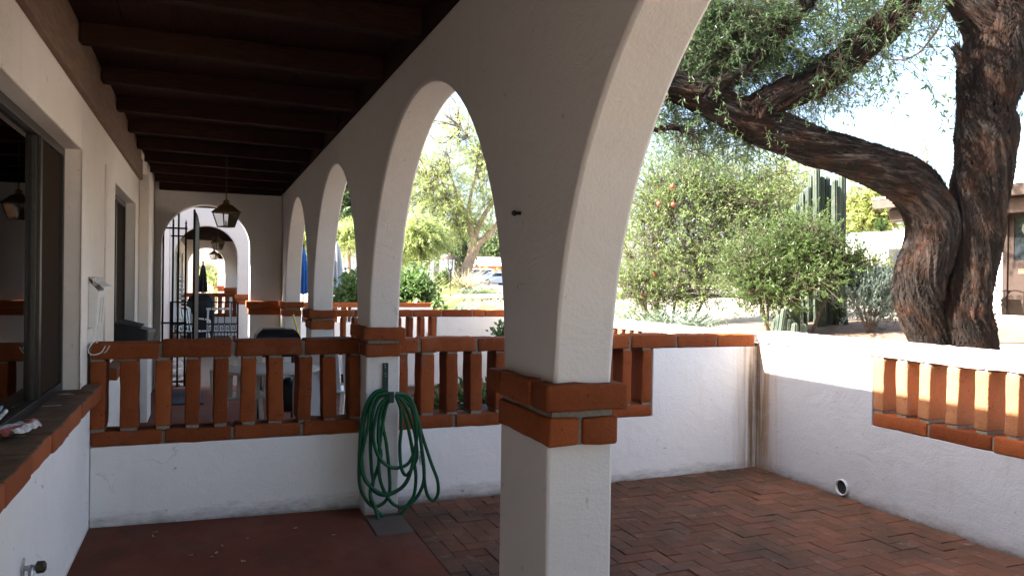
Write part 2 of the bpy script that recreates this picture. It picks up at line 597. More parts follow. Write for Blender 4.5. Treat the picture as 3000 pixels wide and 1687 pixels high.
def mat_bark():
    t = NT('shaggy dark bark')
    tc = t.pos((1, 1, 1))
    st = t.n('ShaderNodeAttribute'); st.attribute_name = 'bark'
    sv = xyz(t, st.outputs['Vector'])
    cmb = t.n('ShaderNodeCombineXYZ')
    t.l(t.math('MULTIPLY', sv[0], 26), cmb.inputs[0])
    t.l(t.math('MULTIPLY', sv[1], 2.6), cmb.inputs[1])
    t.l(t.math('MULTIPLY', sv[2], 26), cmb.inputs[2])
    f = t.noise(cmb.outputs[0], 1.5, 7, .70, .12)
    f2 = t.noise(cmb.outputs[0], 4.0, 5, .7, .1)
    f3 = t.noise(cmb.outputs[0], 11.0, 4, .7, .1)
    g = t.noise(tc, 2.3, 4, .6)
    c = t.mix(t.ramp(f, .40, .60), (.003, .0022, .0018), (.036, .022, .016))
    c = t.mix(t.ramp(g, .42, .68, 0, .75), c, t.mix(t.ramp(f, .41, .60), (.005, .0044, .0042), (.070, .059, .053)))
    rd = t.ramp(t.noise(tc, 3.7, 4, .6), .46, .66, 0, .65)
    c = t.mix(rd, c, t.mix(t.ramp(f2, .40, .62), (.006, .003, .0019), (.110, .042, .019)))
    c = t.mix(t.ramp(f3, .56, .72, 0, .65), c, (.11, .085, .068))
    c = t.mix(t.ramp(f3, .44, .30, 0, .8), c, (.004, .003, .0025))
    h = t.math('ADD', t.math('ADD', t.math('MULTIPLY', f, 1.6), t.math('MULTIPLY', f2, .8)), t.math('MULTIPLY', f3, .45))
    return t.done(t.pbr(c, .92, normal=t.bump(h, 1.0, .03), spec=.2))


MT['floor'] = mat_floor()
MT['paver'] = mat_paver()
MT['sand'] = simple('dark joint sand', (.060, .040, .030), .95, nscale=40)
MT['ground'] = mat_ground()
MT['road'] = mat_road()
MT['bark'] = mat_bark()
MT['concrete'] = simple('grey concrete', (.092, .064, .047), .9, nscale=6, var=.15, bump=.3)
MT['soil'] = simple('brown soil bed', (.16, .10, .07), .95, nscale=7, var=.35, bump=.8)
MT['twig'] = simple('grey brown twigs', (.085, .060, .043), .9, nscale=12, var=.4, bump=.4)
MT['palebark'] = simple('tan tree bark', (.27, .20, .145), .9, nscale=3, var=.4, bump=.6, stretch=(4, 4, 1))
MT['cactus'] = None


def mat_cactus():
    t = NT('ribbed cactus skin')
    p = t.pos()
    n = t.noise(t.pos((4, 4, 1.5)), 1.5, 5, .6)
    c = t.mix(t.ramp(n, .3, .7), (.026, .040, .027), (.058, .074, .054))
    sc = t.ramp(t.noise(p, 5, 5, .6), .58, .75, 0, .8)
    c = t.mix(sc, c, (.13, .11, .08))
    return t.done(t.pbr(c, .6, normal=t.bump(t.noise(p, 60, 3, .6), .3, .01), spec=.3))


MT['cactus'] = mat_cactus()
MT['lf_sumac'] = leafmat('sumac leaf', (.042, .085, .038), (.12, .185, .08), .45, .4)
MT['lf_pom'] = leafmat('pomegranate leaf', (.080, .145, .042), (.235, .30, .105), .5, .3)
MT['lf_bush'] = leafmat('dark shrub leaf', (.040, .076, .020), (.10, .155, .042), .40, .4)
MT['lf_gray'] = leafmat('grey green shrub leaf', (.075, .108, .088), (.16, .20, .17), .2, .6)
MT['lf_palo'] = leafmat('palo verde leaflet', (.21, .29, .09), (.40, .46, .17), .45, .5)
MT['lf_dark'] = leafmat('far tree leaf', (.052, .092, .036), (.12, .17, .065), .35, .5)
MT['lf_citrus'] = leafmat('glossy hedge leaf', (.05, .115, .026), (.17, .26, .085), .3, .2)
MT['lf_dry'] = leafmat('dry grass blade', (.38, .34, .20), (.55, .50, .32), .35, .6)
MT['lf_agave'] = leafmat('agave blade', (.12, .17, .13), (.24, .29, .23), .1, .5)
MT['lf_lime'] = leafmat('lime shrub leaf', (.22, .26, .07), (.36, .39, .13), .45, .45)

# ------------------------------------------------------------------ light
w = bpy.data.worlds.new('World')
scene.world = w
w.use_nodes = True
wt = w.node_tree
wt.nodes.clear()
sky = wt.nodes.new('ShaderNodeTexSky')
sky.sky_type = 'NISHITA'
sky.sun_disc = False
SD = np.array([-1.0, .22, .80]); SD /= np.linalg.norm(SD)         # towards the sun
sky.sun_elevation = math.asin(SD[2])
sky.sun_rotation = math.atan2(SD[0], SD[1]) % (2 * math.pi)
sky.air_density = 1.0
sky.dust_density = 3.5
sky.ozone_density = 1.0
bg = wt.nodes.new('ShaderNodeBackground')
bg.inputs['Strength'].default_value = SKY_STR
wo = wt.nodes.new('ShaderNodeOutputWorld')
wt.links.new(sky.outputs[0], bg.inputs[0])
wt.links.new(bg.outputs[0], wo.inputs[0])
sl = bpy.data.lights.new('sun', 'SUN')
sl.energy = SUN_STR
sl.angle = R_(.5)
sl.color = (1.0, .95, .87)
so = bpy.data.objects.new('sun', sl)
so.rotation_euler = Vector((-SD).tolist()).to_track_quat('-Z', 'Y').to_euler()
so.location = (-20, 5, 20)
col.objects.link(so)
scene.view_settings.view_transform = 'Standard'
scene.view_settings.look = 'None'
scene.view_settings.exposure = EXPO
scene.view_settings.gamma = 1.0
scene.render.engine = 'CYCLES'
scene.cycles.use_denoising = True
scene.cycles.max_bounces = 10
scene.cycles.diffuse_bounces = 6
scene.cycles.transparent_max_bounces = 12
scene.cycles.sample_clamp_indirect = 8.0
# ================================================================== ground and floors
AX, AT = .984, .195                     # arcade: inner face, thickness
PILL = [-.755, 2.148, 5.047, 7.94, 10.85]
PT = .4325
ZS, RISE = 1.193, 1.275
XW, XR = -.66, 4.23                     # house wall face, patio wall face
YC = 5.236                              # dividing wall face


def gz(x):                              # garden level outside the sunken patio
    x = np.asarray(x, float)
    return np.interp(x, [4.43, 8, 13, 20, 40, 80, 900], [.42, .66, .88, 1.10, 1.20, 1.27, 1.30])


mb = MB()
xs = [-900, -200, -60, -20, -8, -.7, 1.3, 4.30, 4.34] + list(np.linspace(4.45, 30, 40)) + [40, 60, 90, 150, 300, 900]
ys = [-900, -200, -60, -20, -5] + list(np.linspace(0, 60, 61)) + [80, 110, 160, 300, 900]
vv, ff = [], []
for y in ys:
    for x in xs:
        z = -.16 if x < 4.32 else float(gz(max(x, 4.43)))
        if x > 4.5 and -10 < y < 70: z += .05 * noise.noise(Vector((x * .35, y * .35, 0)))
        vv.append((x, y, z))
nx = len(xs)
for j in range(len(ys) - 1):
    for i in range(nx - 1):
        ff.append((j * nx + i, j * nx + i + 1, (j + 1) * nx + i + 1, (j + 1) * nx + i))
mb.add(vv, ff)
tag(mb.build('ground', MT['ground'], smooth=True), kind='structure')

mb = MB()
for (y0, y1) in ((-1.3, 11.6), (16.0, 32.0)):
    mb.prism([(-.95, -.12), (1.2, -.12), (1.2, -.032), (-.95, .004)], 1, y0, y1)
tag(mb.build('porch_floor', MT['floor']), kind='structure')
mb = MB(); mb.box(-3.5, 4.3, 11.6, 16, -.12, -.012)
mb.box(1.2, 4.3, 16, 30, -.12, -.03)
tag(mb.build('walkway', MT['concrete']), kind='structure')
mb = MB(); mb.box(.965, 1.195, 4.62, 4.97, -.10, -.020)
mb.box(1.0, 1.19, 5.5, 7.9, -.1, -.024)
tag(mb.build('concrete_patch', MT['concrete'], bevel=.004), kind='structure')


def pz(x): return np.interp(x, [1.2, 4.23], [-.036, .012])


def pavers(y0, y1, seed):
    r = np.random.default_rng(seed)
    mb = MB()
    W = .1005
    x0, x1 = 1.206, 4.23
    for i in range(-80, 160):
        for j in range(-80, 80):
            ox, oy = i * W + j * 2 * W, i * W - j * 2 * W
            for (ax, ay, sx, sy) in ((0, 0, 2, 1), (2, -1, 1, 2)):
                a0, b0 = x0 + ox + ax * W, y0 + oy + ay * W
                a1, b1 = a0 + sx * W, b0 + sy * W
                a0, a1 = max(a0, x0), min(a1, x1)
                b0, b1 = max(b0, y0), min(b1, y1)
                if a1 - a0 < .03 or b1 - b0 < .03: continue
                g = .0010
                a0 += g; a1 -= g; b0 += g; b1 -= g
                h = r.normal(0, .0022)
                tx, ty = r.normal(0, .006), r.normal(0, .006)
                c = .0028
                cx, cy = (a0 + a1) / 2, (b0 + b1) / 2
                def P(x, y, d): return (x + r.normal(0, .0007), y + r.normal(0, .0007), float(pz(x)) + h + (x - cx) * tx + (y - cy) * ty - d)
                v = [P(a0, b0, .03), P(a1, b0, .03), P(a1, b1, .03), P(a0, b1, .03),
                     P(a0, b0, c), P(a1, b0, c), P(a1, b1, c), P(a0, b1, c),
                     P(a0 + c, b0 + c, 0), P(a1 - c, b0 + c, 0), P(a1 - c, b1 - c, 0), P(a0 + c, b1 - c, 0)]
                f = [(8, 9, 10, 11)]
                for k in range(4):
                    q = (k + 1) % 4
                    f += [(k, q, q + 4, k + 4), (k + 4, q + 4, q + 8, k + 8)]
                mb.add(v, f)
    return mb


mb = pavers(-1.6, 5.236, 3)
tag(mb.build('brick_paving', MT['paver']), kind='structure')
mb = MB(); mb.prism([(1.2, -.12), (4.3, -.12), (4.3, -.004), (1.2, -.052)], 1, -1.6, 11.1)
tag(mb.build('paving_bed', MT['sand']), kind='structure')
mb = pavers(5.44, 10.95, 5)
tag(mb.build('brick_paving', MT['paver']), kind='structure')


# ================================================================== arcade
def arch_run(mb, axis, t0, t1, piers, ends, ztop, zs, rise, zlow):
    """wall in the plane of `axis` (0: runs along Y, 1: runs along X), between t0 and t1,
    arches sprung between the piers [(u0, u1), ...]"""
    def P(u, z, t): return (t, u, z) if axis == 0 else (u, t, z)
    def both(poly):
        n = len(poly)
        mb.add([P(u, z, t0) for u, z in poly], [tuple(range(n))])
        mb.add([P(u, z, t1) for u, z in poly], [tuple(range(n - 1, -1, -1))])
    for i, (a, b) in enumerate(piers):
        both([(a, zlow), (b, zlow), (b, zs), (b, ztop), (a, ztop), (a, zs)])
        mb.add([P(a, zlow, t0), P(b, zlow, t0), P(b, zlow, t1), P(a, zlow, t1)], [(0, 1, 2, 3)])
        mb.add([P(a, ztop, t0), P(b, ztop, t0), P(b, ztop, t1), P(a, ztop, t1)], [(0, 1, 2, 3)])
        for u in (a, b):
            mb.add([P(u, zlow, t0), P(u, zs, t0), P(u, zs, t1), P(u, zlow, t1)], [(0, 1, 2, 3)])
    for (a, b), (c, d) in zip(piers[:-1], piers[1:]):
        m, s = (b + c) / 2, (c - b) / 2
        K = 44
        pts = [(m - s * math.cos(math.pi * k / K), zs + rise * math.sin(math.pi * k / K)) for k in range(K + 1)]
        for (u0, z0), (u1, z1) in zip(pts[:-1], pts[1:]):
            both([(u0, z0), (u1, z1), (u1, ztop), (u0, ztop)])
            mb.add([P(u0, z0, t0), P(u1, z1, t0), P(u1, z1, t1), P(u0, z0, t1)], [(0, 1, 2, 3)])
            mb.add([P(u0, ztop, t0), P(u1, ztop, t0), P(u1, ztop, t1), P(u0, ztop, t1)], [(0, 1, 2, 3)])
    for k, u in enumerate((piers[0][0], piers[-1][1])):
        mb.add([P(u, zs, t0), P(u, ztop, t0), P(u, ztop, t1), P(u, zs, t1)], [(0, 1, 2, 3)])


def course(mb, x0, x1, y0, y1, z0, z1, split):
    """one ring of bricks: split = list of ('x'|'y', fraction)"""
    mb.box(x0 + .012, x1 - .012, y0 + .012, y1 - .012, z0 + .003, z1 - .003, 1)
    ax, fr = split
    lo, hi = (x0, x1) if ax == 'x' else (y0, y1)
    e = [lo] + [lo + (hi - lo) * f for f in fr] + [hi]
    for a, b in zip(e[:-1], e[1:]):
        a2 = a + (.006 if a > lo else 0); b2 = b - (.006 if b < hi else 0)
        if ax == 'x': mb.brick(a2, b2, y0, y1, z0, z1, .010, .0065, 0, .045)
        else: mb.brick(x0, x1, a2, b2, z0, z1, .010, .0065, 0, .045)


def arcade(base, piers, label, deep):
    mb = MB()
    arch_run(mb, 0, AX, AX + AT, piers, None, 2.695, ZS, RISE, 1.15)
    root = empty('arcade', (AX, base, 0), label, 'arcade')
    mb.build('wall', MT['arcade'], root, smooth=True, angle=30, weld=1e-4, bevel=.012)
    for i, (a, b) in enumerate(piers):
        m2 = MB(); m2.box(AX - .0153, AX + AT + .014, a + .012, b - .012, -.10, 1.012)
        m2.build('pier', MT['arcade'], root, bevel=.010)
        m3 = MB()
        e = .043
        if deep:
            course(m3, AX - e, AX + AT + e - .004, a - e, min(b, a + PT) + e, 1.113, 1.195, ('y', [.26, .8] if i == 2 else [.3]))
            m3.box(AX - .005, AX + AT + .005, a + .005, b - .005, 1.08, 1.12, 1)
            course(m3, AX - .022, AX + AT + .018, a - .012, b + .002, 1.003, 1.090, ('x', [.47]) if i == 2 else ('y', [.7]))
        else:
            m3.box(AX - e, AX + AT + e, a - e, b + e, 1.10, 1.195, 0)
            m3.box(AX - .022, AX + AT + .018, a - .012, b, 1.003, 1.095, 0)
        m3.build('brick_band', [MT['brick'], MT['mortar']], root, smooth=True, angle=50)
    return root


arcade(2.148, [(-3.66, -3.22)] + [(p, p + PT) for p in PILL[:-1]] + [(PILL[-1], 11.62)], 'white stucco arcade of round arches on brick-banded piers beside the near porch', True)
arcade(16.0, [(16.0, 16.43), (18.9, 19.33), (21.8, 22.23), (24.7, 25.13), (27.6, 28.03)],
       'far white arcade seen through the end arch, beyond the open breezeway', False)

# ================================================================== end arch walls
def end_arch(y, label, band=True, xl=XW, xc=-.01, half=.56, spring=1.93, ztop=2.832, th=.20, apex=.56):
    root = empty('arch_wall', (xc, y, 0), label, 'wall')
    mb = MB()
    arch_run(mb, 1, y, y + th, [(xl + .003, xc - half), (xc + half, AX - .003)], None, ztop, spring, apex, -.02)
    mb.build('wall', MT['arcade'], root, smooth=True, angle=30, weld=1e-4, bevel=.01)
    if band:
        m = MB()
        m.brick(xc + half - .042, AX - .046, y - .042, y + th + .03, 1.098, 1.190, .012, .004, 0, .09)
        m.box(xc + half - .004, AX - .05, y - .004, y + th + .004, 1.07, 1.11, 1)
        m.brick(xc + half - .016, AX - .026, y - .016, y + th + .01, 1.0, 1.086, .012, .004, 0, .09)
        m.build('brick_band', [MT['brick'], MT['mortar']], root, smooth=True, angle=50)
    return root


end_arch(11.40, 'white end wall of the near porch with a round arched passage and a brick band')
end_arch(-1.30, 'white arched wall closing the near end of the porch behind the viewer')
end_arch(16.0, 'bluish white arched wall across the breezeway, seen through the nearest end arch')
end_arch(27.6, 'white arched wall at the end of the second porch, deep in the passage')
end_arch(32.0, 'small farthest arched wall with foliage showing through its opening', half=.40, spring=1.65, apex=.40)

# ================================================================== the townhouses along the left
def townhouse(y0, y1, openings, label, front):
    root = empty('townhouse', (XW, y0, 0), label, 'house')
    mb = MB()
    x0, x1 = XW - .25, XW
    cuts = sorted(openings, key=lambda o: o[0])
    y = y0
    for (a, b, za, zb, kind) in cuts:
        mb.box(x0, x1, y, a, -.05, 3.05)
        if za > 0: mb.box(x0, x1, a, b, -.05, za)
        mb.box(x0, x1, a, b, zb, 3.05)
        y = b
    mb.box(x0, x1, y, y1, -.05, 3.05)
    mb.box(-9, x0, y0, y0 + .2, -.05, 3.05); mb.box(-9, x0, y1 - .2, y1, -.05, 3.05)
    mb.box(-9.2, -9, y0, y1, -.05, 3.05)
    mb.build('wall', MT['house'], root, weld=1e-4, bevel=.008)
    m = MB(); m.prism([(-9.5, 3.06), (XW - .02, 3.06), (XW - .02, 3.30), (-4.9, 6.1), (-9.5, 3.30)], 1, y0, y1)  # unseen roof, its pitch shaped to keep sky light off the patio wall
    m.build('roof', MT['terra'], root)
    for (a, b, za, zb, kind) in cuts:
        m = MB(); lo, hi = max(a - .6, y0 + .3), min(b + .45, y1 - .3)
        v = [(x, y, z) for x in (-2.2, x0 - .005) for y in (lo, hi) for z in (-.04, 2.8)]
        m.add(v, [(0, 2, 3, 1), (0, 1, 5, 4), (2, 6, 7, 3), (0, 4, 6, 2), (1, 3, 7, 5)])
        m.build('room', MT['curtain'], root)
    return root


W1 = (1.30, 4.98, .86, 2.21, 'window')
W2 = (6.67, 8.50, .86, 2.22, 'window')
D2 = (9.75, 10.75, .0, 2.14, 'door')
house = townhouse(-1.4, 11.6, [W1, W2, D2], 'long off white stucco townhouse wall with recessed windows along the left of the porch', True)

def sill_row(name, y0, y1, parent, xf=-.575, n=None):
    m = MB()
    n = n or max(1, round((y1 - y0) / .405))
    e = np.linspace(y0, y1, n + 1)
    m.box(-.80, xf - .016, y0 + .01, y1 - .01, .786, .842, 1)
    for a, b in zip(e[:-1], e[1:]):
        m.brick(-.80, xf + rng.normal(0, .003), a + .004, b - .004, .778 + rng.normal(0, .003), .864 + rng.normal(0, .002), .012, .005, 0)
    return m.build(name, [MT['sillmix'], MT['mortar']], parent, smooth=True, angle=50)


def mat_sill():
    t = NT('adobe sill, dusty on top')
    p = t.pos()
    g = t.n('ShaderNodeNewGeometry')
    up = xyz(t, g.outputs['Normal'])[2]
    r = t.rand()
    base = t.mix(r, (.235, .062, .020), (.32, .092, .032))
    n = t.noise(p, 9, 6, .7)
    dust = t.mix(t.ramp(n, .35, .7), (.115, .060, .033), (.205, .118, .072))
    lay = t.math('MULTIPLY', t.ramp(up, .35, .9), t.ramp(t.noise(p, 4, 5, .65), .15, .4))   # settled dust lies on level faces
    c = t.mix(lay, base, dust)
    h = t.math('ADD', t.noise(p, 90, 5, .7), t.noise(p, 22, 3, .6))
    return t.done(t.pbr(c, .9, normal=t.bump(h, .45, .005), spec=.3))


MT['sillmix'] = mat_sill()
m = MB()
m.box(XW, -.64, -1.3, YC - .003, -.03, .772)
m.box(XW, -.64, YC + .203, 8.84, -.03, .772)
m.build('plinth', MT['low'], house, bevel=.008)
sill_row('sill', 1.22, 5.20, house)
sill_row('sill', 6.05, 8.60, house)
m = MB(); m.box(XW, -.56, 8.88, 9.42, -.03, 2.56); m.build('pilaster', MT['house'], house, bevel=.012)
m = MB(); m.box(XW, XW + .011, 6.02, 6.16, .90, 2.27); m.build('plaster_strip', MT['house'], house, bevel=.003)


def window(y0, y1, z0, z1, root, mull, screen_after=True):
    xg = -.772
    m = MB()
    for (a, b, c, d) in ((y0, y1, z0, z0 + .05), (y0, y1, z1 - .045, z1), (y0, y0 + .045, z0 + .05, z1 - .045), (y1 - .04, y1, z0 + .05, z1 - .045)):
        m.box(xg - .035, xg + .026, a, b, c, d)
    m.box(xg - .03, xg + .032, mull - .024, mull + .024, z0 + .05, z1 - .045)
    m.box(xg - .012, xg + .018, mull - .05, mull - .026, z0 + .05, z1 - .045)
    f = m.build('window', MT['alu'], root, bevel=.003)
    m = MB(); m.box(xg - .006, xg, y0 + .045, mull - .05, z0 + .05, z1 - .045)
    m.build('pane', MT['glass'], f)
    m = MB(); m.box(xg + .004, xg + .010, mull + .024, y1 - .04, z0 + .05, z1 - .045)
    m.build('insect_screen', MT['screen'], f)
    m = MB()
    m.box(XW - .24, xg - .036, y0 + .002, y1 - .002, z0 + .001, z0 + .012)
    m.build('inner_ledge', MT['far'], f)
    return f


window(*W1[:4], house, float(onX(84, 600, -.772)[1]))
window(*W2[:4], house, 7.62)
m = MB()
m.box(-.80, -.765, 9.752, 10.748, .0, 2.138)
d_ = m.build('door', MT['door'], house, bevel=.004)
m = MB(); m.box(-.764, -.752, 9.88, 10.62, 1.2, 1.98); m.box(-.764, -.752, 9.88, 10.62, .2, 1.05)
m.build('panel', MT['door'], d_, bevel=.01)
m = MB(); m.ball((-.735, 10.66, 1.0), .028); m.build('handle', MT['brass'], d_, smooth=True)

house2 = townhouse(16.0, 27.85, [(17.0, 18.8, .9, 2.2, 'w'), (19.6, 20.5, 0.0, 2.1, 'd'), (23.4, 24.9, .9, 2.2, 'w')],
                   'second white townhouse wall beyond the breezeway, half hidden by the iron bars', False)
for (a, b) in ((17.0, 18.8), (23.4, 24.9)):
    m = MB(); m.box(-.80, -.77, a, b, .9, 2.2); m.build('window', MT['carglass'], house2)
root = empty('garden_wall', (-3.2, 13.8, 0), 'tall white wall closing the breezeway on the left, behind the iron bars', 'wall')
m = MB(); m.box(-3.4, -3.2, 11.62, 15.98, -.1, 3.7); m.build('wall', MT['far'], root)
m = MB(); m.box(-.80, -.77, 19.6, 20.5, 0, 2.1); m.build('door', MT['door'], house2)

# ================================================================== porch roofs
def porch_roof(y0, y1, j0, step, label, ledger_to):
    root = empty('porch_roof', (.2, y0, 2.7), label, 'roof')
    m = MB()
    nb = 9
    e = np.linspace(XW + .002, 1.47, nb + 1)
    for a, b in zip(e[:-1], e[1:]):
        m.box(a + .002, b - .002, y0, y1, 2.837, 2.86)
    m.box(XW, 1.47, y0, y1, 2.862, 2.975)
    m.build('decking', MT['deck'], root)
    y = j0
    while y < y1 - .1:
        if y > y0 + .05:
            m = MB()
            m.prism([(-.634, 2.732), (AX - .012, 2.702), (AX - .012, 2.836), (-.634, 2.836)], 1, y, y + .088)
            m.build('joist', MT['wood'], root, bevel=.005)
        y += step
    m = MB()
    L = [y0 + .02, 2.4, 5.35, ledger_to] if y0 < 5 else [y0 + .02, y1 - .02]
    for a, b in zip(L[:-1], L[1:]):
        m.box(XW + .001, -.625, a + .002, b - .002, 2.495, 2.70); m.box(XW + .001, -.64, a + .002, b - .002, 2.702, 2.835)
    m.build('ledger', MT['ledger'], root, bevel=.004)
    m = MB(); m.box(AX - .010, AX + AT - .01, y0 + .02, y1 - .02, 2.697, 2.835); m.build('wall_plate', MT['wood'], root)
    m = MB(); m.box(1.472, 1.505, y0, y1, 2.79, 2.985); m.build('fascia', MT['wood'], root)
    return root


porch_roof(-1.4, 11.6, 3.75 - 4.5, .90, 'dark brown timber porch ceiling of joists and boards over the near walk', 8.86)
porch_roof(16.0, 27.85, 16.4, .90, 'dark timber porch ceiling glimpsed through the far arch', 0)
porch_roof(32.0, 37.0, 32.3, .9, 'sliver of dark porch ceiling inside the farthest small arch', 0)
m = MB(); m.box(-.60, .96, 11.28, 11.39, 2.66, 2.836)
# last beam against the end wall belongs to the near roof
o = m.build('joist', MT['wood'], bpy.data.objects['porch_roof'], bevel=.005)


# ================================================================== low walls of white stucco with baluster bricks
def bricks_along(m, ax, t0, t1, joints, z0, z1, proud=.004, mat=0, amp=.0075):
    """a course of long adobes along axis ax between joint positions"""
    for a, b in zip(joints[:-1], joints[1:]):
        g = .009
        za, zb = z0 + rng.normal(0, .002), z1 + rng.normal(0, .003)
        p = proud + rng.normal(0, .002)
        if ax == 0: m.brick(a + g, b - g, t0 - p, t1 + p, za, zb, .011, amp, mat, .05)
        else: m.brick(t0 - p, t1 + p, a + g, b - g, za, zb, .011, amp, mat, .05)
    lo, hi = joints[0] + .004, joints[-1] - .004
    if ax == 0: m.box(lo, hi, t0 + .010, t1 - .010, z0 + .006, z1 - .012, 1)
    else: m.box(t0 + .010, t1 - .010, lo, hi, z0 + .006, z1 - .012, 1)


def baluster(root, x0, x1, y0, y1, z0, z1, mat='brick'):
    m = MB()
    m.brick(x0, x1, y0, y1, z0 + .016, z1 - .014, .0095, .0048, 0, .045)
    tl = rng.normal(0, .0035); cz = (z0 + z1) / 2; tw = rng.normal(0, .05); cx_, cy_ = (x0 + x1) / 2, (y0 + y1) / 2
    m.v = [((q[0] - cx_) * math.cos(tw) - (q[1] - cy_) * math.sin(tw) * .4 + cx_ + tl * (q[2] - cz) / .2, q[1], q[2]) for q in m.v] if x1 - x0 < .15 else [(q[0], (q[1] - cy_) * math.cos(tw) + cy_ + tl * (q[2] - cz) / .2, q[2]) for q in m.v]
    m.box(x0 + .008, x1 - .006, y0 + .008, y1 - .008, z0 - .004, z0 + .022, 1)
    m.box(x0 + .007, x1 - .009, y0 + .008, y1 - .008, z1 - .022, z1 + .004, 1)
    m.build('baluster', [MT[mat], MT['mortar']], root, smooth=True, angle=50)


# --- the dividing wall facing the viewer
root = empty('low_wall', (1.0, YC, 0), 'dividing wall facing the viewer, with brown brick balusters and the hanging hose', 'wall')
y0, y1 = YC, YC + .20
m = MB()
m.box(-.64, AX - .012, y0, y1, -.05, .478)
m.prism([(AX + AT + .014, -.06), (XR - .002, -.06), (XR - .002, 1.004), (3.236, 1.004), (3.236, .478), (AX + AT + .014, .478)], 1, y0, y1)
m.build('wall', MT['cross'], root, weld=1e-4, bevel=.006)
m = MB()
bricks_along(m, 0, y0, y1, [-.645, -.26, .163, .594, .966], 1.006, 1.106)
bricks_along(m, 0, y0, y1, [1.20, 1.373, 1.79, 2.2, 2.62, 3.036, 3.451, 3.822, 4.205], 1.006, 1.106)
m.build('cap', [MT['brick'], MT['mortar']], root, smooth=True, angle=50)
m = MB()
bricks_along(m, 0, y0, y1, [-.645, -.237, .162, .586, .966], .480, .568)
bricks_along(m, 0, y0, y1, [1.20, 1.631, 1.98, 2.4, 2.8, 3.235], .480, .568)
m.build('bottom_rail', [MT['brick'], MT['mortar']], root, smooth=True, angle=50)
for (a, b) in ((-.642, -.560), (-.485, -.383), (-.288, -.199), (-.12, -.033), (.046, .131), (.211, .301), (.374, .467), (.56, .646), (.722, .811), (.897, .965),
               (1.205, 1.301), (1.385, 1.482), (1.568, 1.655), (1.747, 1.836), (1.933, 2.024), (2.11, 2.20), (2.285, 2.375), (2.46, 2.55), (2.63, 2.72), (2.80, 2.89), (2.969, 3.049), (3.140, 3.228)):
    baluster(root, a, b, y0 + .001, y1 - .001, .568, 1.006)

# --- the patio wall on the right, upper part in the sun
def right_edges():
    e = [(2018 + .2667 * a, 2018 + .2667 * b) for a, b in ((665, 762), (878, 985), (1092, 1200), (1350, 1465), (1618, 1745), (1906, 2035))]
    out = []
    for a, b in e:
        yy = 990 + (a - 2195) * .22
        out.append((float(onX(a, yy, XR)[1]), float(onX(b, yy, XR)[1])))
    return out


E1 = right_edges()
st = (E1[0][0] - E1[5][0]) / 5
while len(E1) < 22:
    a, b = E1[-1]
    E1.append((a - st, b - st))
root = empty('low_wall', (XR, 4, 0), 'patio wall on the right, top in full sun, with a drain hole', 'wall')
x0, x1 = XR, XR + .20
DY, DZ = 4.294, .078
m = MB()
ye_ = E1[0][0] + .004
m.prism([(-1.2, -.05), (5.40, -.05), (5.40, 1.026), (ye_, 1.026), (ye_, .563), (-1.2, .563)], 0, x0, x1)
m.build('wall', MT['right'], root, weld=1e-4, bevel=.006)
m = MB()
jj = [-1.2] + list(np.arange(-.9, 4.9, .412)) + [5.25]
bricks_along(m, 1, x0, x1, jj, 1.030, 1.132, mat=0)
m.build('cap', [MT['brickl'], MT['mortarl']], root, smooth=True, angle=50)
m = MB()
jr = [float(onX(2018 + .2667 * k, 1085 + (k - 655) * .062, XR)[1]) for k in (655, 1180, 1790)]
jr = jr + list(np.arange(jr[-1] - .41, -1.1, -.41))
bricks_along(m, 1, x0, x1, sorted(jr), .565, .655)
m.build('bottom_rail', [MT['brick'], MT['mortar']], root, smooth=True, angle=50)
for (a, b) in E1:
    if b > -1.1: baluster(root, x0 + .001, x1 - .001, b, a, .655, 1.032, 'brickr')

# --- the next patio's side wall, carrying on beyond the dividing wall
root = empty('low_wall', (XR, 8, 0), 'sunlit white side wall of the next patio, seen over the dividing wall', 'wall')
m = MB()
m.prism([(5.45, -.05), (10.9, -.05), (10.9, .565), (6.62, .565), (6.62, 1.0), (5.45, 1.0)], 0, x0, x1)
m.build('wall', MT['low'], root, weld=1e-4, bevel=.006)
m = MB(); bricks_along(m, 1, x0, x1, list(np.arange(5.45, 11.2, .41)), 1.004, 1.10, mat=0)
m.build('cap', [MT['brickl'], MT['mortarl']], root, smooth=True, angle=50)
for k in range(18):
    a = 6.64 + k * .175
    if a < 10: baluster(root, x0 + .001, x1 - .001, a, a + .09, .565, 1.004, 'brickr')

# --- far wall of the next patio, facing the viewer
YF = 10.95
zt_ = 1.083
root = empty('low_wall', (2.6, YF, 0), 'middle distance white wall with a bright end panel and a brick cap, beyond the hose', 'wall')
XB = [(float(onY(a, 830, YF)[0]), float(onY(b, 830, YF)[0])) for a, b in ((1000, 1009.5), (1027, 1039.5), (1056, 1069), (1084.6, 1097))]
xe = XB[-1][1] + .008
m = MB(); m.prism([(AX + AT + .016, -.05), (XR - .002, -.05), (XR - .002, zt_ - .10), (xe, zt_ - .10), (xe, .46), (AX + AT + .016, .46)], 1, YF, YF + .2)
m.build('wall', MT['low'], root, weld=1e-4, bevel=.006)
m = MB(); bricks_along(m, 0, YF, YF + .2, [1.23] + [float(onY(a, 785, YF)[0]) for a in (1112 - 74 * 3, 1112 - 74 * 2, 1112 - 74, 1112, 1189)] + [3.86, 4.22], zt_ - .098, zt_)
m.build('cap', [MT['brick'], MT['mortar']], root, smooth=True, angle=50)
m = MB(); bricks_along(m, 0, YF, YF + .2, [1.23, 1.6, 2.0, xe], .462, .555)
m.build('bottom_rail', [MT['brick'], MT['mortar']], root, smooth=True, angle=50)
s_ = XB[1][0] - XB[0][0]
XB = [(XB[0][0] - s_ * k, XB[0][1] - s_ * k) for k in (6, 5, 4, 3, 2, 1)] + XB
for a, b in XB:
    if a > 1.22: baluster(root, a, b, YF + .001, YF + .199, .555, zt_ - .098)

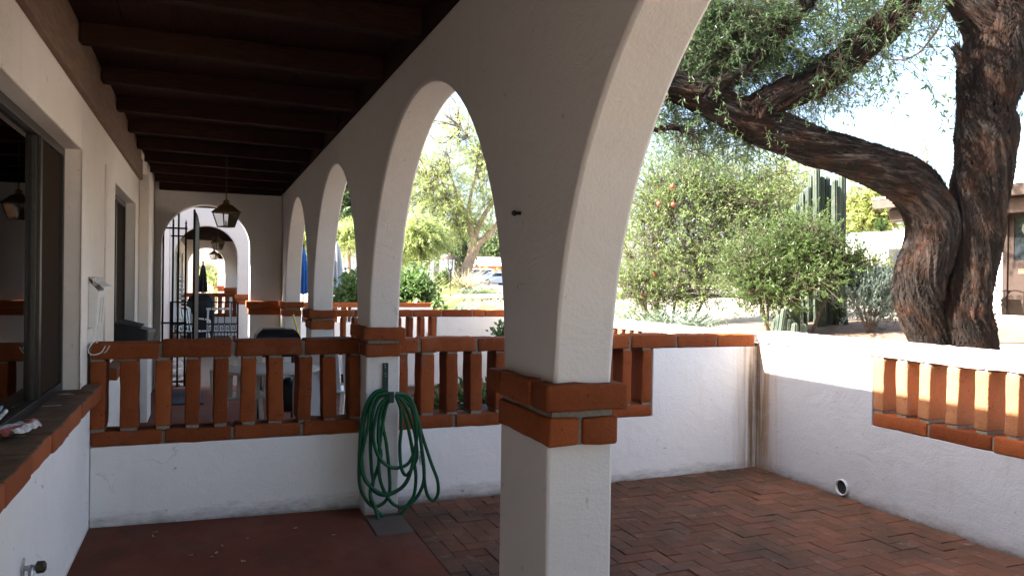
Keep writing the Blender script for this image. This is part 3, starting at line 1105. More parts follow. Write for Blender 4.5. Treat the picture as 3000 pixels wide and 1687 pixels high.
# --- third wall, with the hedge behind it
YG = 16.0
zg = float(onY(1050, 761.5, YG)[2])
xg_ = float(onY(1089, 765, YG)[0])
root = empty('low_wall', (3, YG, 0), 'farthest white and brick planter wall with leafy hedge spilling over it', 'wall')
m = MB(); m.box(2.75, xg_, YG, YG + .2, -.1, zg - .095); m.box(1.24, 2.75, YG, YG + .2, -.1, zg - .40)
m.build('wall', MT['low'], root, weld=1e-4, bevel=.006)
m = MB(); bricks_along(m, 0, YG, YG + .2, [1.22, 1.66, 2.08, 2.5, 2.92, 3.34, 3.76, xg_ + .02], zg - .094, zg)
m.build('cap', [MT['brick'], MT['mortar']], root, smooth=True, angle=50)
for k in range(8):
    baluster(root, 1.27 + k * .185, 1.37 + k * .185, YG + .001, YG + .199, zg - .40, zg - .094)
root = empty('low_wall', (xg_, 18, 0), 'side return of the farthest planter wall', 'wall')
m = MB(); m.box(xg_ - .2, xg_, YG + .205, 20, -.1, zg - .02); m.build('wall', MT['low'], root, bevel=.006)

# --- dividing rail between the far porches
YH = 22.0
root = empty('low_wall', (.2, YH, 0), 'small far brick balustrade crossing the porch behind the covered grill', 'wall')
m = MB(); m.box(-.63, .95, YH, YH + .2, -.05, .48); m.build('wall', MT['far'], root)
m = MB(); m.box(-.63, .95, YH - .006, YH + .206, 1.0, 1.10); m.build('cap', MT['brick'], root)
m = MB(); m.box(-.63, .95, YH - .006, YH + .206, .48, .565); m.build('bottom_rail', MT['brick'], root)
for k in range(9):
    m = MB(); m.box(-.62 + k * .18, -.52 + k * .18, YH + .002, YH + .198, .565, 1.0); m.build('baluster', MT['brick'], root)

# --- near end of the patio, unseen: wall added to cut skylight from behind
root = empty('low_wall', (2.7, -1.35, 0), 'unseen plain white wall added behind the viewer, closing the patio against low skylight', 'wall')
m = MB(); m.box(AX + AT + .02, XR - .003, -1.5, -1.3, -.05, 1.0); m.build('wall', MT['low'], root, bevel=.006)
m = MB(); bricks_along(m, 0, -1.5, -1.3, list(np.arange(1.22, 4.3, .41)), 1.004, 1.10); m.build('cap', [MT['brick'], MT['mortar']], root, smooth=True, angle=50)
# ================================================================== things on the near porch
def P4(x, y, Y):                         # sighting on the plane Y = const
    return onY(858.7 + .3554 * x, 858.7 + .3554 * y, Y)


# --- garden hose and its hanger
root = empty('hose_hanger', P4(310, 250, 5.05), 'dark green steel strap bracket screwed to the pier under the brick band', 'hose hanger')
a = P4(294, 152, 5.05); b = P4(331, 352, 5.05)
m = MB(); m.box(a[0], b[0], 5.046, 5.0575, b[2], a[2])
m.bar(((a[0] + b[0]) / 2, 5.05, b[2]), ((a[0] + b[0]) / 2 + .012, 4.945, b[2] - .012), b[0] - a[0], .006)
m.box((a[0] + b[0]) / 2, (a[0] + b[0]) / 2 + .034, 4.938, 4.945, b[2] - .060, b[2] + .012)
m.build('strap', MT['rack'], root, bevel=.003)
for (x, y) in ((308, 168), (312, 184), (310, 228), (314, 245)):
    m = MB(); c = P4(x, y, 5.045); m.ball(c, .0042, 6); m.build('screw', MT['chrome'], root, smooth=True)

loops = [
    [(300, 340), (235, 362), (180, 440), (148, 560), (130, 760), (128, 980), (160, 1095), (225, 1165), (300, 1140), (342, 1060), (338, 900), (318, 720), (295, 590), (305, 470), (345, 385)],
    [(345, 372), (262, 405), (220, 520), (206, 700), (214, 900), (226, 1000), (205, 1080), (232, 1155), (262, 1250), (290, 1318)],
    [(340, 368), (255, 380), (205, 470), (188, 600), (160, 720), (136, 860), (160, 960), (205, 1025), (290, 1075), (380, 1060), (445, 1010), (490, 920), (520, 780), (535, 640), (520, 500), (455, 410), (385, 375)],
    [(350, 380), (280, 440), (240, 560), (226, 680), (262, 810), (330, 880), (400, 893), (470, 865), (512, 790), (532, 690), (524, 560), (490, 460), (425, 400), (380, 385)],
    [(355, 385), (300, 440), (268, 560), (262, 700), (280, 800), (255, 900), (218, 1010), (205, 1060), (215, 1140), (270, 1215), (345, 1240), (430, 1212), (480, 1140), (515, 1080), (528, 960), (515, 850), (495, 720), (470, 600), (440, 500), (395, 405)],
    [(352, 388), (318, 460), (290, 600), (270, 760), (268, 930), (300, 1050), (370, 1150), (450, 1165), (530, 1105), (580, 1000), (584, 870), (562, 700), (545, 560), (505, 440), (440, 375), (385, 368)],
    [(392, 395), (420, 480), (425, 600), (414, 740), (424, 890), (460, 945), (510, 880), (535, 800), (520, 650), (480, 520), (440, 430), (390, 380)],
    [(385, 372), (470, 385), (520, 470), (548, 580), (590, 720), (640, 870), (680, 980), (684, 1075), (652, 1125), (612, 1090), (590, 1000), (582, 880), (564, 720), (548, 600), (512, 470), (450, 390), (390, 366)],
    [(335, 365), (245, 375), (190, 450), (162, 560), (140, 740), (150, 900), (180, 990), (250, 1070), (330, 1085), (420, 1040), (470, 980), (505, 870)],
]
m = MB()
for k, L in enumerate(loops):
    pts = []
    n = len(L)
    for i, (x, y) in enumerate(L):
        t = min(i, n - 1 - i) / (n / 2)
        yy = 4.962 + .035 * t - .006 * (k % 4) + rng.normal(0, .003)
        if k == 1 and i > n - 4: yy -= .022 * (i - (n - 4))
        p = P4(x, y, yy); pts.append(p)
    m.tube(cr(pts, .012), .0113, 10)
root = tag(m.build('garden_hose', MT['hose'], smooth=True, angle=80), 'green rubber garden hose coiled in long loops on the bracket', 'hose')
m = MB()
p0, p1 = P4(286, 1306, 4.895), P4(293, 1330, 4.88)
m.tube([p0, p0 * .4 + p1 * .6, p1], [.0105, .0115, .012], 12)
m.build('coupling', MT['brass'], root, smooth=True, angle=40)

root = empty('hose_bib', P4(545, 800, 5.23), 'small silver tap on the dividing wall behind the hose', 'tap')
m = MB()
c = P4(548, 815, 5.232)
m.tube([c + (0, 0, 0), c + (0, -.035, 0), c + (0, -.055, -.012), c + (0, -.06, -.04)], [.012, .012, .011, .010], 10)
m.lathe([(.022, -.003), (.022, .003)], c + (0, 0, 0), 12)
m.build('body', MT['chrome'], root, smooth=True, angle=40)
m = MB(); m.lathe([(.004, 0), (.004, .03), (.021, .03), (.021, .038), (.004, .04)], c + (0, -.035, .008), 10)
m.build('handle', MT['chrome'], root, smooth=True, angle=40)

# --- drain pipe in the patio wall
root = empty('drain_pipe', (XR, DY, DZ), 'round white pipe mouth set low in the sunny patio wall', 'drain pipe')
m = MB()
K = 28
v, f = [], []
for (r_, x_) in ((.058, .02), (.058, -.016), (.0535, -.020), (.049, -.016), (.047, .19)):
    for j in range(K):
        a = 2 * math.pi * j / K
        v.append((XR + x_, DY + r_ * math.cos(a), DZ + r_ * math.sin(a)))
for i in range(4):
    for j in range(K):
        q = (j + 1) % K
        f.append((i * K + j, (i + 1) * K + j, (i + 1) * K + q, i * K + q))
m.add(v, f)
m.build('pipe', MT['pvc'], root, smooth=True, angle=40)
m = MB(); m.add([(XR - .002, DY + .0485 * math.cos(2 * math.pi * j / K), DZ + .0485 * math.sin(2 * math.pi * j / K)) for j in range(K)], [tuple(range(K - 1, -1, -1))])
m.build('bore_shade', MT['dark'], root)  # flat dark disc painted for the shade inside the pipe

# --- wall tap bottom left
c = onX(55, 1430, -.64)
root = empty('wall_tap', c, 'grey metal outdoor tap with ribbed knob on the white wall under the window', 'tap')
m = MB()
m.lathe([(.001, 0), (.03, 0), (.03, .004), (.001, .004)], (0, 0, 0), 16)
m.v = [(-.64 + z, c[1] + x, c[2] + y) for x, y, z in m.v]
m.build('flange', MT['pvc'], root, smooth=True, angle=40)
m = MB(); m.tube([c + (.0, 0, 0), c + (.05, 0, 0)], .011, 10)
m.tube(cr([c + (.03, 0, .0), c + (.034, -.02, .012), c + (.036, -.045, -.01), c + (.036, -.055, -.06)], .008), .0085, 10)
m.tube(cr([c + (.012, -.03, .05), c + (.012, -.038, .03), c + (.012, -.042, -.02), c + (.012, -.05, -.09)], .01), .004, 8)
m.build('spout', MT['chrome'], root, smooth=True, angle=40)
m = MB()
K = 24
m.tube([c + (.046, 0, 0), c + (.05, 0, 0), c + (.074, 0, 0), c + (.08, 0, 0)], [.015, .022, .021, .013], K, rfun=lambda i, j, a: 1 + .05 * (j % 2))
m.build('knob', MT['bronze'], root, smooth=True, angle=25)

# --- crumpled papers on the sill
m = MB()
base = onZ(14, 1104, .872)
def crumple(m, p, d, L, w_, n=9, mat=0, seed=0):
    d = np.asarray(d, float); d /= np.linalg.norm(d)
    s_ = np.cross(d, [0, 0, 1.0]); s_ /= np.linalg.norm(s_)
    vs, fs = [], []
    for i in range(n):
        for j in range(5):
            t = i / (n - 1)
            h = .010 + .030 * abs(noise.noise(Vector((t * 5 + seed, j * .9, seed)))) + .02 * (1 - abs(j - 2) / 2)
            ww = (j - 2) / 2 * w_ * (.5 + .8 * abs(noise.noise(Vector((t * 3, seed, 2)))) + .25)
            vs.append(p + d * t * L + s_ * ww + np.array([0, 0, h]))
    for i in range(n - 1):
        for j in range(4):
            fs.append((i * 5 + j, i * 5 + j + 1, i * 5 + 6 + j, i * 5 + 5 + j))
    m.add(vs, fs, mat)
crumple(m, base + (-.05, .02, 0), (.35, 1, 0), .20, .030, mat=0, seed=1)
crumple(m, base + (-.02, .00, 0), (.40, 1, 0), .24, .022, mat=1, seed=5)
crumple(m, base + (.02, -.02, 0), (.25, 1, 0), .22, .022, mat=0, seed=9)
crumple(m, base + (-.09, .06, .02), (.1, 1, .35), .17, .028, mat=2, seed=13)
m.tube([base + (-.07, .03, .03), base + (-.045, .22, .075)], .009, 8, 0)
o = m.build('crumpled_paper', [MT['paper'], MT['papred'], MT['papblue']], smooth=True, angle=70)
o.modifiers.new('thickness', 'SOLIDIFY').thickness = .0012
tag(o, 'crumpled newspaper and red wrapper left on the dusty brick window sill', 'newspaper')

# --- letter box with hooks
Y0 = 5.26
xs_ = float(onY(249, 740, Y0)[0]); xb_ = float(onY(242, 825, Y0)[0])
zt2, zb2 = float(onY(240, 728, Y0)[2]), float(onY(228, 825, Y0)[2])
root = empty('letter_box', (XW, Y0, zb2), 'white sheet metal letter box with its lid propped open on the house wall', 'letter box')
m = MB()
poly = [(XW, zb2), (xb_, zb2), (xs_, zt2 - .012), (xs_ - .012, zt2), (XW, zt2 + .055)]
m.prism(poly, 1, Y0, Y0 + .36)
m.build('box', MT['white'], root, bevel=.004)
m = MB()
m.bar((XW + .004, Y0 + .18, zt2 + .075), (xs_ + .030, Y0 + .18, zt2 + .012), .385, .006, up=(0, 0, 1))
m.box(xs_ + .026, xs_ + .031, Y0 - .012, Y0 + .372, zt2 - .006, zt2 + .014)
m.build('lid', MT['white'], root, bevel=.002)
m = MB(); m.box(XW + .02, xs_ - .01, Y0 + .03, Y0 + .3, zt2 + .02, zt2 + .075)
m.build('mail', MT['paper'], root)
for k, (dx, yy) in enumerate(((.0, Y0 + .02), (.05, Y0 + .045))):
    m = MB()
    q = np.array([xb_ - .014 + dx * .4, yy, zb2])
    m.tube(cr([q + (0, 0, .02), q + (.003, -.03, -.07), q + (-.022, -.055, -.125), q + (-.004, -.065, -.155), q + (.045, -.068, -.145), q + (.070, -.068, -.105)], .008), .0035, 8)
    m.build('hook', MT['white'], root, smooth=True, angle=60)
for dy in (.09, .22):
    m = MB()
    m.prism([(xb_ + .001, zb2 + .02), (xb_ + .004, zb2 + .02), (xs_ + .003, zt2 - .05), (xs_, zt2 - .05)], 1, Y0 + dy, Y0 + dy + .01)
    m.build('rib', MT['pvc'], root)

# --- screw hook on the arcade
c = onX(1310, 537, AX)
m = MB(); m.tube([c + (.003, 0, 0), c + (-.022, 0, 0)], [.006, .005], 8); m.ball(c + (-.024, 0, 0), .0095, 6); m.tube([c + (-.012, .0, .0), c + (-.014, .022, -.004)], .005, 6)
tag(m.build('wall_hook', MT['black'], smooth=True, angle=40), 'small black screw hook in the shaded face of the arcade', 'hook')

# --- fallen leaves
spots = [(391, 1340), (388, 1352), (622, 1353), (545, 1390), (533, 1400), (612, 1410), (480, 1398), (742, 1325), (840, 1340), (560, 1372)]
for i, (x, y) in enumerate(spots):
    p = onZ(x, y, -.008)
    p[2] = np.interp(p[0], [-.95, 1.2], [.004, -.032]) + .002
    L, W_ = rng.uniform(.022, .045), rng.uniform(.007, .014)
    a = rng.uniform(0, 6.28)
    d, s_ = np.array([math.cos(a), math.sin(a), 0]), np.array([-math.sin(a), math.cos(a), 0])
    vs, fs = [], []
    for k in range(6):
        t = k / 5
        ww = W_ * math.sin(math.pi * min(.96, max(.04, t)))
        z = .001 + .010 * (t - .5) ** 2 * rng.uniform(.5, 4)
        for s in (-1, 0, 1):
            vs.append(p + d * (t - .5) * L + s_ * s * ww + np.array([0, 0, z + abs(s) * .004]))
    for k in range(5):
        for s in (0, 1): fs.append((k * 3 + s, k * 3 + s + 1, k * 3 + s + 4, k * 3 + s + 3))
    m = MB(); m.add(vs, fs)
    tag(m.build('fallen_leaf', MT['straw'], smooth=True), 'small dry curled leaf lying on the red porch floor', 'leaf', 'dry leaves scattered on the porch floor')
for i, (x, y) in enumerate([(1790, 1190), (1812, 1187), (1735, 1200), (1940, 1192), (2118, 1243)]):
    p = onZ(x, y, 0); p[2] = pz(p[0]) + .006
    m = MB(); a = rng.uniform(-.4, .4) - .35
    m.bar(p + (-.05 * math.cos(a), -.05 * math.sin(a), 0), p + (.05 * math.cos(a), .05 * math.sin(a), .004), .006, .003)
    tag(m.build('straw_bit', MT['straw']), 'bit of yellow straw on the brick patio near the stained corner', 'straw', 'straw bits on the brick patio')


# ================================================================== lanterns
def lantern(loc, ztop, label, rz=.55):
    """loc: bottom centre of the glass"""
    root = empty('hanging_lantern', loc, label, 'lantern', 'lanterns along the porch ceilings')
    x, y, z = 0, 0, 0
    def ring(h, zz): return [(sx * h, sy * h, zz) for sx, sy in ((-1, -1), (1, -1), (1, 1), (-1, 1))]
    hb, ht, hr = .062, .098, .112
    m = MB()
    v = ring(hr, .156) + ring(hr - .004, .150) + ring(.042, .235)
    m.add(v, [(4, 5, 1, 0), (5, 6, 2, 1), (6, 7, 3, 2), (7, 4, 0, 3), (0, 1, 9, 8), (1, 2, 10, 9), (2, 3, 11, 10), (3, 0, 8, 11), (8, 9, 10, 11), (7, 6, 5, 4)])
    m.lathe([(.040, .234), (.046, .242), (.030, .256), (.024, .262), (.036, .268), (.030, .278), (.012, .290), (.008, .298)], (0, 0, 0), 14)
    hood = m.build('hood', MT['brass'], root, smooth=True, angle=30, loc=(0, 0, 0))
    m = MB()
    A, B = ring(hb, 0), ring(ht, .150)
    for k in range(4):
        q = (k + 1) % 4
        m.bar(A[k], B[k], .011); m.bar(A[k], A[q], .011); m.bar(B[k], B[q], .010)
    m.box(-hb, hb, -hb, hb, -.006, .004)
    m.build('frame', MT['bronze'], root, loc=(0, 0, 0))
    for k in range(4):
        q = (k + 1) % 4
        m = MB()
        s = .985
        m.add([tuple(np.array(A[k]) * (s, s, 1) + (0, 0, .006)), tuple(np.array(A[q]) * (s, s, 1) + (0, 0, .006)), tuple(np.array(B[q]) * (s, s, 1) - (0, 0, .004)), tuple(np.array(B[k]) * (s, s, 1) - (0, 0, .004))], [(0, 1, 2, 3)])
        m.build('pane', MT['lglass'], root, loc=(0, 0, 0))
    m = MB(); m.lathe([(.016, .004), (.016, .012), (.0095, .014), (.0095, .065), (.002, .066)], (0, 0, 0), 12)
    m.build('candle', MT['whitep'], root, smooth=True, angle=40, loc=(0, 0, 0))
    m = MB()
    zz = .298
    top = ztop - loc[2]
    k = 0
    while zz < top - .02:
        a = np.linspace(0, 2 * math.pi, 13)
        p = [(math.cos(t) * .009 * (k % 2), math.cos(t) * .009 * (1 - k % 2), zz + .016 + .016 * math.sin(t)) for t in a]
        m.tube(p, .0028, 5, cap=False)
        zz += .025; k += 1
    m.build('chain', MT['bronze'], root, loc=(0, 0, 0), smooth=True)
    m = MB(); m.lathe([(.055, top - .022), (.055, top - .006), (.03, top - .002), (.001, top)][::-1] if False else [(.015, top - .03), (.055, top - .012), (.058, top)], (0, 0, 0), 18)
    m.build('canopy', MT['bronze'], root, smooth=True, angle=40, loc=(0, 0, 0))
    root.rotation_euler = (0, 0, rz)
    return root


def mbfix():                                 # meshes made in local space
    pass


_old_build = MB.build


def local_build(s, name, mats, parent=None, **kw):
    """build() expects world coordinates; shift local shapes to the parent's place first"""
    if parent is not None:
        off = np.array(wloc(parent))
        s.v = [tuple(np.array(p) + off) for p in s.v]
    kw.pop('loc', None)
    return _old_build(s, name, mats, parent, **kw)


MB.build = local_build
lantern((.185, 8.9, 2.05), 2.836, 'large brass lantern hanging on a chain in front of the nearest end arch')
p = onY(548, 628, 18.2)
lantern(p, 2.836, 'dim second lantern under the far porch ceiling, beyond the gate')
p = onY(538.5, 652, 26.0)
lantern(p, 2.836, 'smallest, farthest lantern hanging against the deep white arch')

# ================================================================== iron gates
def spear(m, x, y, z):
    m.lathe([(.004, 0), (.015, .02), (.003, .075)], (x, y, z), 6)


Y_ = 11.5
root = empty('iron_gate', (-.5, Y_, 0), 'tall black iron gate of spear topped bars standing open in the end arch', 'gate')
MB.build = _old_build
bars = [(411.5, 559.6), (436.3, 551.6), (450.2, 527.6), (468.3, 556.9)]
pts = [onY(x, y, Y_) for x, y in bars]
for p in pts:
    m = MB(); m.box(p[0] - .012, p[0] + .012, Y_ - .012, Y_ + .012, .02, p[2] - .05); spear(m, p[0], Y_, p[2] - .055)
    m.build('bar', MT['iron'], root)
zz = float(onY(440, 574, Y_)[2])
for z in (zz, float(onY(440, 812, Y_)[2]), .09):
    m = MB(); m.box(pts[0][0] - .03, pts[-1][0] + .02, Y_ - .006, Y_ + .006, z - .012, z + .012); m.build('rail', MT['iron'], root)
z_ = float(onY(440, 593.7, Y_)[2])
m = MB(); m.box(float(onY(430, 594, Y_)[0]), pts[-1][0], Y_ - .006, Y_ + .006, z_ - .010, z_ + .010); m.build('rail', MT['iron'], root)
# the leaf, swung out of the way towards the viewer
H = onY(500, 561, 11.46); Fp = onY(489.5, 527, 10.72)
u = Fp - H; u[2] = 0; Lf = np.linalg.norm(u); u /= Lf
m = MB()
for t in (0, 1): m.bar((H + u * Lf * t) * (1, 1, 0) + (0, 0, .06), (H + u * Lf * t) * (1, 1, 0) + (0, 0, H[2] + (Fp[2] - H[2]) * t), .026)
m.bar(H * (1, 1, 0) + (0, 0, .1), H * (1, 1, 0) + u * Lf + (0, 0, .1), .02)
m.bar(H * (1, 1, 0) + (0, 0, .9), H * (1, 1, 0) + u * Lf + (0, 0, .9), .02)
lf = m.build('gate_leaf', MT['iron'], root)
m = MB()
N_ = 8
for k in range(1, N_):
    q = H + u * Lf * k / N_
    zt_k = H[2] + (Fp[2] - H[2]) * (k / N_) ** .6
    m.bar((q[0], q[1], .08), (q[0], q[1], zt_k - .06), .016)
    spear(m, q[0], q[1], zt_k - .07)
m.build('leaf_bars', MT['iron'], lf)
arc = cr([H + (0, 0, -.02), H + u * Lf * .35 + (0, 0, (Fp[2] - H[2]) * .55), Fp + (0, 0, -.02)], .04)
m = MB(); m.tube(arc, .011, 6); m.build('top_rail', MT['iron'], lf)
m = MB()
n = len(arc)
vv = []
for p in arc: vv += [(p[0], p[1], .12), tuple(p)]
m.add(vv, [(2 * i, 2 * i + 2, 2 * i + 3, 2 * i + 1) for i in range(n - 1)])
o = m.build('mesh_panel', MT['iron'], lf)
o.modifiers.new('thickness', 'SOLIDIFY').thickness = .008

Yk = 15.85
xa, xb = float(onY(429, 800, Yk)[0]), float(onY(598, 800, Yk)[0])
zt3 = float(onY(500, 760, Yk)[2]); k1, k0 = float(onY(500, 814.5, Yk)[2]), float(onY(500, 836, Yk)[2])
root = empty('iron_gate', ((xa + xb) / 2, Yk, 0), 'low black iron gate with a greek key band across the far arch', 'gate')
m = MB()
for x in (xa, xb): m.box(x - .016, x + .016, Yk - .016, Yk + .016, 0.0, zt3 + .01)
for z in (zt3, k1, k0, .12): m.box(xa, xb, Yk - .009, Yk + .009, z - .012, z + .012)
m.build('frame', MT['iron'], root)
for k in range(1, 10):
    x = xa + (xb - xa) * k / 10
    m = MB(); m.box(x - .008, x + .008, Yk - .007, Yk + .007, k1, zt3); m.build('bar', MT['iron'], root)
for k in range(1, 20):
    x = xa + (xb - xa) * k / 20
    m = MB(); m.box(x - .007, x + .007, Yk - .006, Yk + .006, .12, k0); m.build('bar', MT['iron'], root)
m = MB()
nk = 11
wk = (xb - xa - .05) / nk
hk = k1 - k0
key = [(0, .18), (0, .86), (.78, .86), (.78, .34), (.36, .34), (.36, .60), (.56, .60)]
for k in range(nk):
    x0_ = xa + .03 + k * wk
    for (u0, w0), (u1, w1) in zip(key[:-1], key[1:]):
        m.bar((x0_ + u0 * wk, Yk, k0 + w0 * hk), (x0_ + u1 * wk, Yk, k0 + w1 * hk), .013, .010, up=(0, 1, 0))
    m.bar((x0_, Yk, k0 + .18 * hk), (x0_ - .22 * wk, Yk, k0 + .18 * hk), .013, .010, up=(0, 1, 0))
m.build('key_band', MT['iron'], root)


# ================================================================== furniture of the next porch
def barbecue(Y, label):
    xl, xr = float(onY(644, 850, Y)[0]), float(onY(757, 850, Y)[0])
    zt_, zb_ = float(onY(700, 829, Y)[2]), float(onY(700, 860, Y)[2])
    root = empty('barbecue', ((xl + xr) / 2, Y + .2, 0), label, 'barbecue')
    m = MB()
    K = 9
    w_, d_ = xr - xl, .40
    rows = []
    for t, ins in ((0, 0), (.35, .0), (.62, .04), (.85, .10), (1.0, .16)):
        z = zb_ + (zt_ - zb_) * t
        rows.append([(xl + ins * w_ * .9, Y + ins * d_, z), (xr - ins * w_ * .9, Y + ins * d_, z), (xr - ins * w_ * .9, Y + d_ - ins * d_, z), (xl + ins * w_ * .9, Y + d_ - ins * d_, z)])
    v = [p for r in rows for p in r]
    f = []
    for i in range(4):
        for k in range(4):
            q = (k + 1) % 4
            f.append((i * 4 + k, i * 4 + q, i * 4 + 4 + q, i * 4 + 4 + k))
    f += [(16, 17, 18, 19), (3, 2, 1, 0)]
    m.add(v, f)
    for j in range(4): m.box(xr - .03 - j * .004, xr + .006 - j * .010, Y + .05, Y + .35, zb_ + .02 + j * .022, zb_ + .030 + j * .022)
    lid = m.build('lid', MT['black'], root, smooth=True, angle=35, bevel=.010)
    m = MB(); xm = xl + w_ * .62
    m.tube(cr([(xm - .03, Y + .10, zt_ - .01), (xm - .022, Y + .09, zt_ + .012), (xm + .022, Y + .09, zt_ + .012), (xm + .03, Y + .10, zt_ - .01)], .006), .006, 8)
    m.build('handle', MT['chrome'], lid, smooth=True)
    m = MB(); m.box(xl + .01, xr - .01, Y + .01, Y + d_ - .01, zb_ - .16, zb_ - .004); m.build('firebox', MT['black'], root, bevel=.01)
    m = MB(); m.box(xl - .13, xl - .004, Y + .02, Y + .36, zb_ - .03, zb_ + .018); m.build('side_shelf', MT['blackp'], root, bevel=.008)
    for x in (xl + .05, xr - .05):
        for y in (Y + .05, Y + .33):
            m = MB(); m.bar((x, y, -.015), (x, y, zb_ - .16), .028); m.build('leg', MT['black'], root)
    m = MB(); m.lathe([(.03, .02), (.14, .05), (.15, .14), (.15, .28), (.10, .37), (.04, .40)], (xr - .10, Y + .19, .05), 18); m.build('gas_bottle', MT['black'], root, smooth=True, angle=45)
    return root


barbecue(8.5, 'black barbecue with a closed lid and chrome handle behind the dividing wall')

# slotted black bin lid on the neighbour's sill
root = empty('plastic_tray', (-.5, 7.2, .87), 'black slotted plastic tray leaning on the neighbouring window sill', 'tray')
A_ = [onY(301, 852, 7.0), onY(311, 817.5, 7.1), onY(375, 836, 7.5), onY(371, 853, 7.45)]
m = MB()
a0 = np.array([-.70, 7.0, .866]); 
v = [(-.715, 7.0, .866), (-.45, 7.0, .866), (-.45, 7.55, .866), (-.715, 7.55, .866),
     (-.715, 7.0, 1.135), (-.44, 7.0, 1.065), (-.41, 7.55, 1.045), (-.715, 7.55, 1.12)]
m.add(v, [(3, 2, 1, 0), (4, 5, 6, 7), (0, 1, 5, 4), (1, 2, 6, 5), (2, 3, 7, 6), (3, 0, 4, 7)])
m.build('tray', MT['blackp'], root, bevel=.014)
for k in range(4):
    m = MB(); y = 7.06 + k * .125
    m.bar((-.66, y, 1.134), (-.50, y + .02, 1.09), .06, .008); m.build('slot_rib', MT['blackp'], root, bevel=.003)

# round patio table
ct = onZ(692, 938, .72)
root = empty('patio_table', (ct[0], ct[1] + .42, -.012), 'round cream patio table behind the balusters of the dividing wall', 'table')
cx, cy = ct[0], ct[1] + .42
m = MB(); m.lathe([(.02, .695), (.40, .69), (.42, .70), (.42, .718), (.405, .722), (.02, .722)], (cx, cy, 0), 40); m.build('tabletop', MT['cream'], root, smooth=True, angle=40)
for k in range(4):
    a = .7 + k * math.pi / 2
    d = np.array([math.cos(a), math.sin(a), 0])
    m = MB(); c0 = np.array([cx, cy, 0])
    m.tube(cr([c0 + d * .30 + (0, 0, .69), c0 + d * .29 + (0, 0, .45), c0 + d * .31 + (0, 0, .2), c0 + d * .42 + (0, 0, -.012)], .04), .020, 8); m.build('leg', MT['cream'], root, smooth=True)


def resin_chair(loc, rz, label, group='white resin patio chairs', mat='whitep'):
    root = empty('resin_chair', loc, label, 'chair', group)
    MB.build = local_build
    m = MB(); m.box(-.21, .21, -.20, .21, .40, .425); m.build('seat', MT[mat], root, bevel=.012)
    m = MB()
    for k in range(5):
        x = -.16 + k * .08
        m.bar((x, .21, .43), (x * 1.05, .29, .86), .045, .012, up=(0, 1, 0))
    m.build('back_slats', MT[mat], root)
    m = MB()
    m.tube(cr([(-.22, .20, .42), (-.235, .285, .80), (-.16, .305, .89), (0, .31, .91), (.16, .305, .89), (.235, .285, .80), (.22, .20, .42)], .04), .020, 8); m.build('back_frame', MT[mat], root, smooth=True)
    for sx in (-1, 1):
        m = MB(); m.tube(cr([(sx * .235, .27, .66), (sx * .26, .1, .66), (sx * .26, -.14, .64), (sx * .25, -.19, .60), (sx * .24, -.20, .42)], .04), .018, 8); m.build('armrest', MT[mat], root, smooth=True)
        for sy in (-1, 1):
            m = MB(); m.bar((sx * .19, sy * .19, .41), (sx * .235, sy * .235, 0), .042); m.build('leg', MT[mat], root, bevel=.006)
    MB.build = _old_build
    root.rotation_euler = (0, 0, rz)
    return root


c1 = onY(868, 848, 8.3)
resin_chair((c1[0] + .05, 8.0, -.03), 2.6, 'white resin chair in the next patio, its rounded back just over the wall')
c2 = onY(485, 860, 17.3)
resin_chair((c2[0] + .02, 17.3, -.01), .9, 'white resin chair in the far porch beyond the greek key gate')
c3 = onY(705, 960, 8.0)
resin_chair((.33, 7.75, -.01), 3.3, 'cream resin chair drawn up behind the round cream table', None, 'cream')

# broom against the far pier
tp = onY(736, 786, 10.75); tp2 = onY(763, 900, 10.60)
u = tp2 - tp
bt = tp + u * (tp[2] / (-u[2]))
root = empty('broom', (bt[0], bt[1], 0), 'yellow handled broom leaning on the last brick banded pier', 'broom')
m = MB(); m.tube([tp + u * .05, bt + (0, 0, .14)], .0135, 10); m.build('handle', MT['yellow'], root, smooth=True)
m = MB(); m.tube([tp, tp + u * .05], .0145, 10); m.build('grip', MT['black'], root, smooth=True)
m = MB(); m.box(bt[0] - .14, bt[0] + .14, bt[1] - .025, bt[1] + .025, .0, .15); m.build('bristles', MT['straw'], root, bevel=.01)

m = MB(); m.box(-.39, -.02, 10.02, 11.1, -.012, .010)
tag(m.build('door_mat', MT['mat'], bevel=.004), 'dark blue door mat on the neighbouring porch floor', 'mat')

# rocks and gravel beside the walkway
for i, (x, y, r_) in enumerate([(434, 915, .16), (446, 932, .13), (457, 915, .15), (440, 950, .11), (456, 946, .12), (449, 900, .17)]):
    p = onZ(x, y, 0)
    m = MB(); m.ball((0, 0, 0), 1.0, 9)
    vs = []
    for q in m.v:
        n = noise.noise(Vector(q) * 1.3 + Vector((i * 7, 0, 0)))
        vs.append((p[0] + q[0] * r_ * (1 + .35 * n), p[1] + q[1] * r_ * (1.2 + .35 * n), r_ * .45 + q[2] * r_ * .7 * (1 + .3 * n)))
    m.v = vs
    tag(m.build('rock', MT['rock'], smooth=True, angle=180), 'rough grey rock in the gravel strip beside the breezeway walk', 'rock', 'rocks in the gravel strip')
N_ = 1800
P = np.stack([rng.uniform(-.64, -.30, N_), rng.uniform(11.7, 15.6, N_), np.full(N_, -.01)], 1)
m = MB()
for p in P[:700]:
    s = rng.uniform(.012, .035); a = rng.uniform(0, 3)
    m.obox(p + (0, 0, s * .4), (math.cos(a), math.sin(a), .2), (-math.sin(a), math.cos(a), 0), (-.2, 0, 1), s, s * .7, s * .5)
tag(m.build('gravel', MT['rock']), kind='stuff')

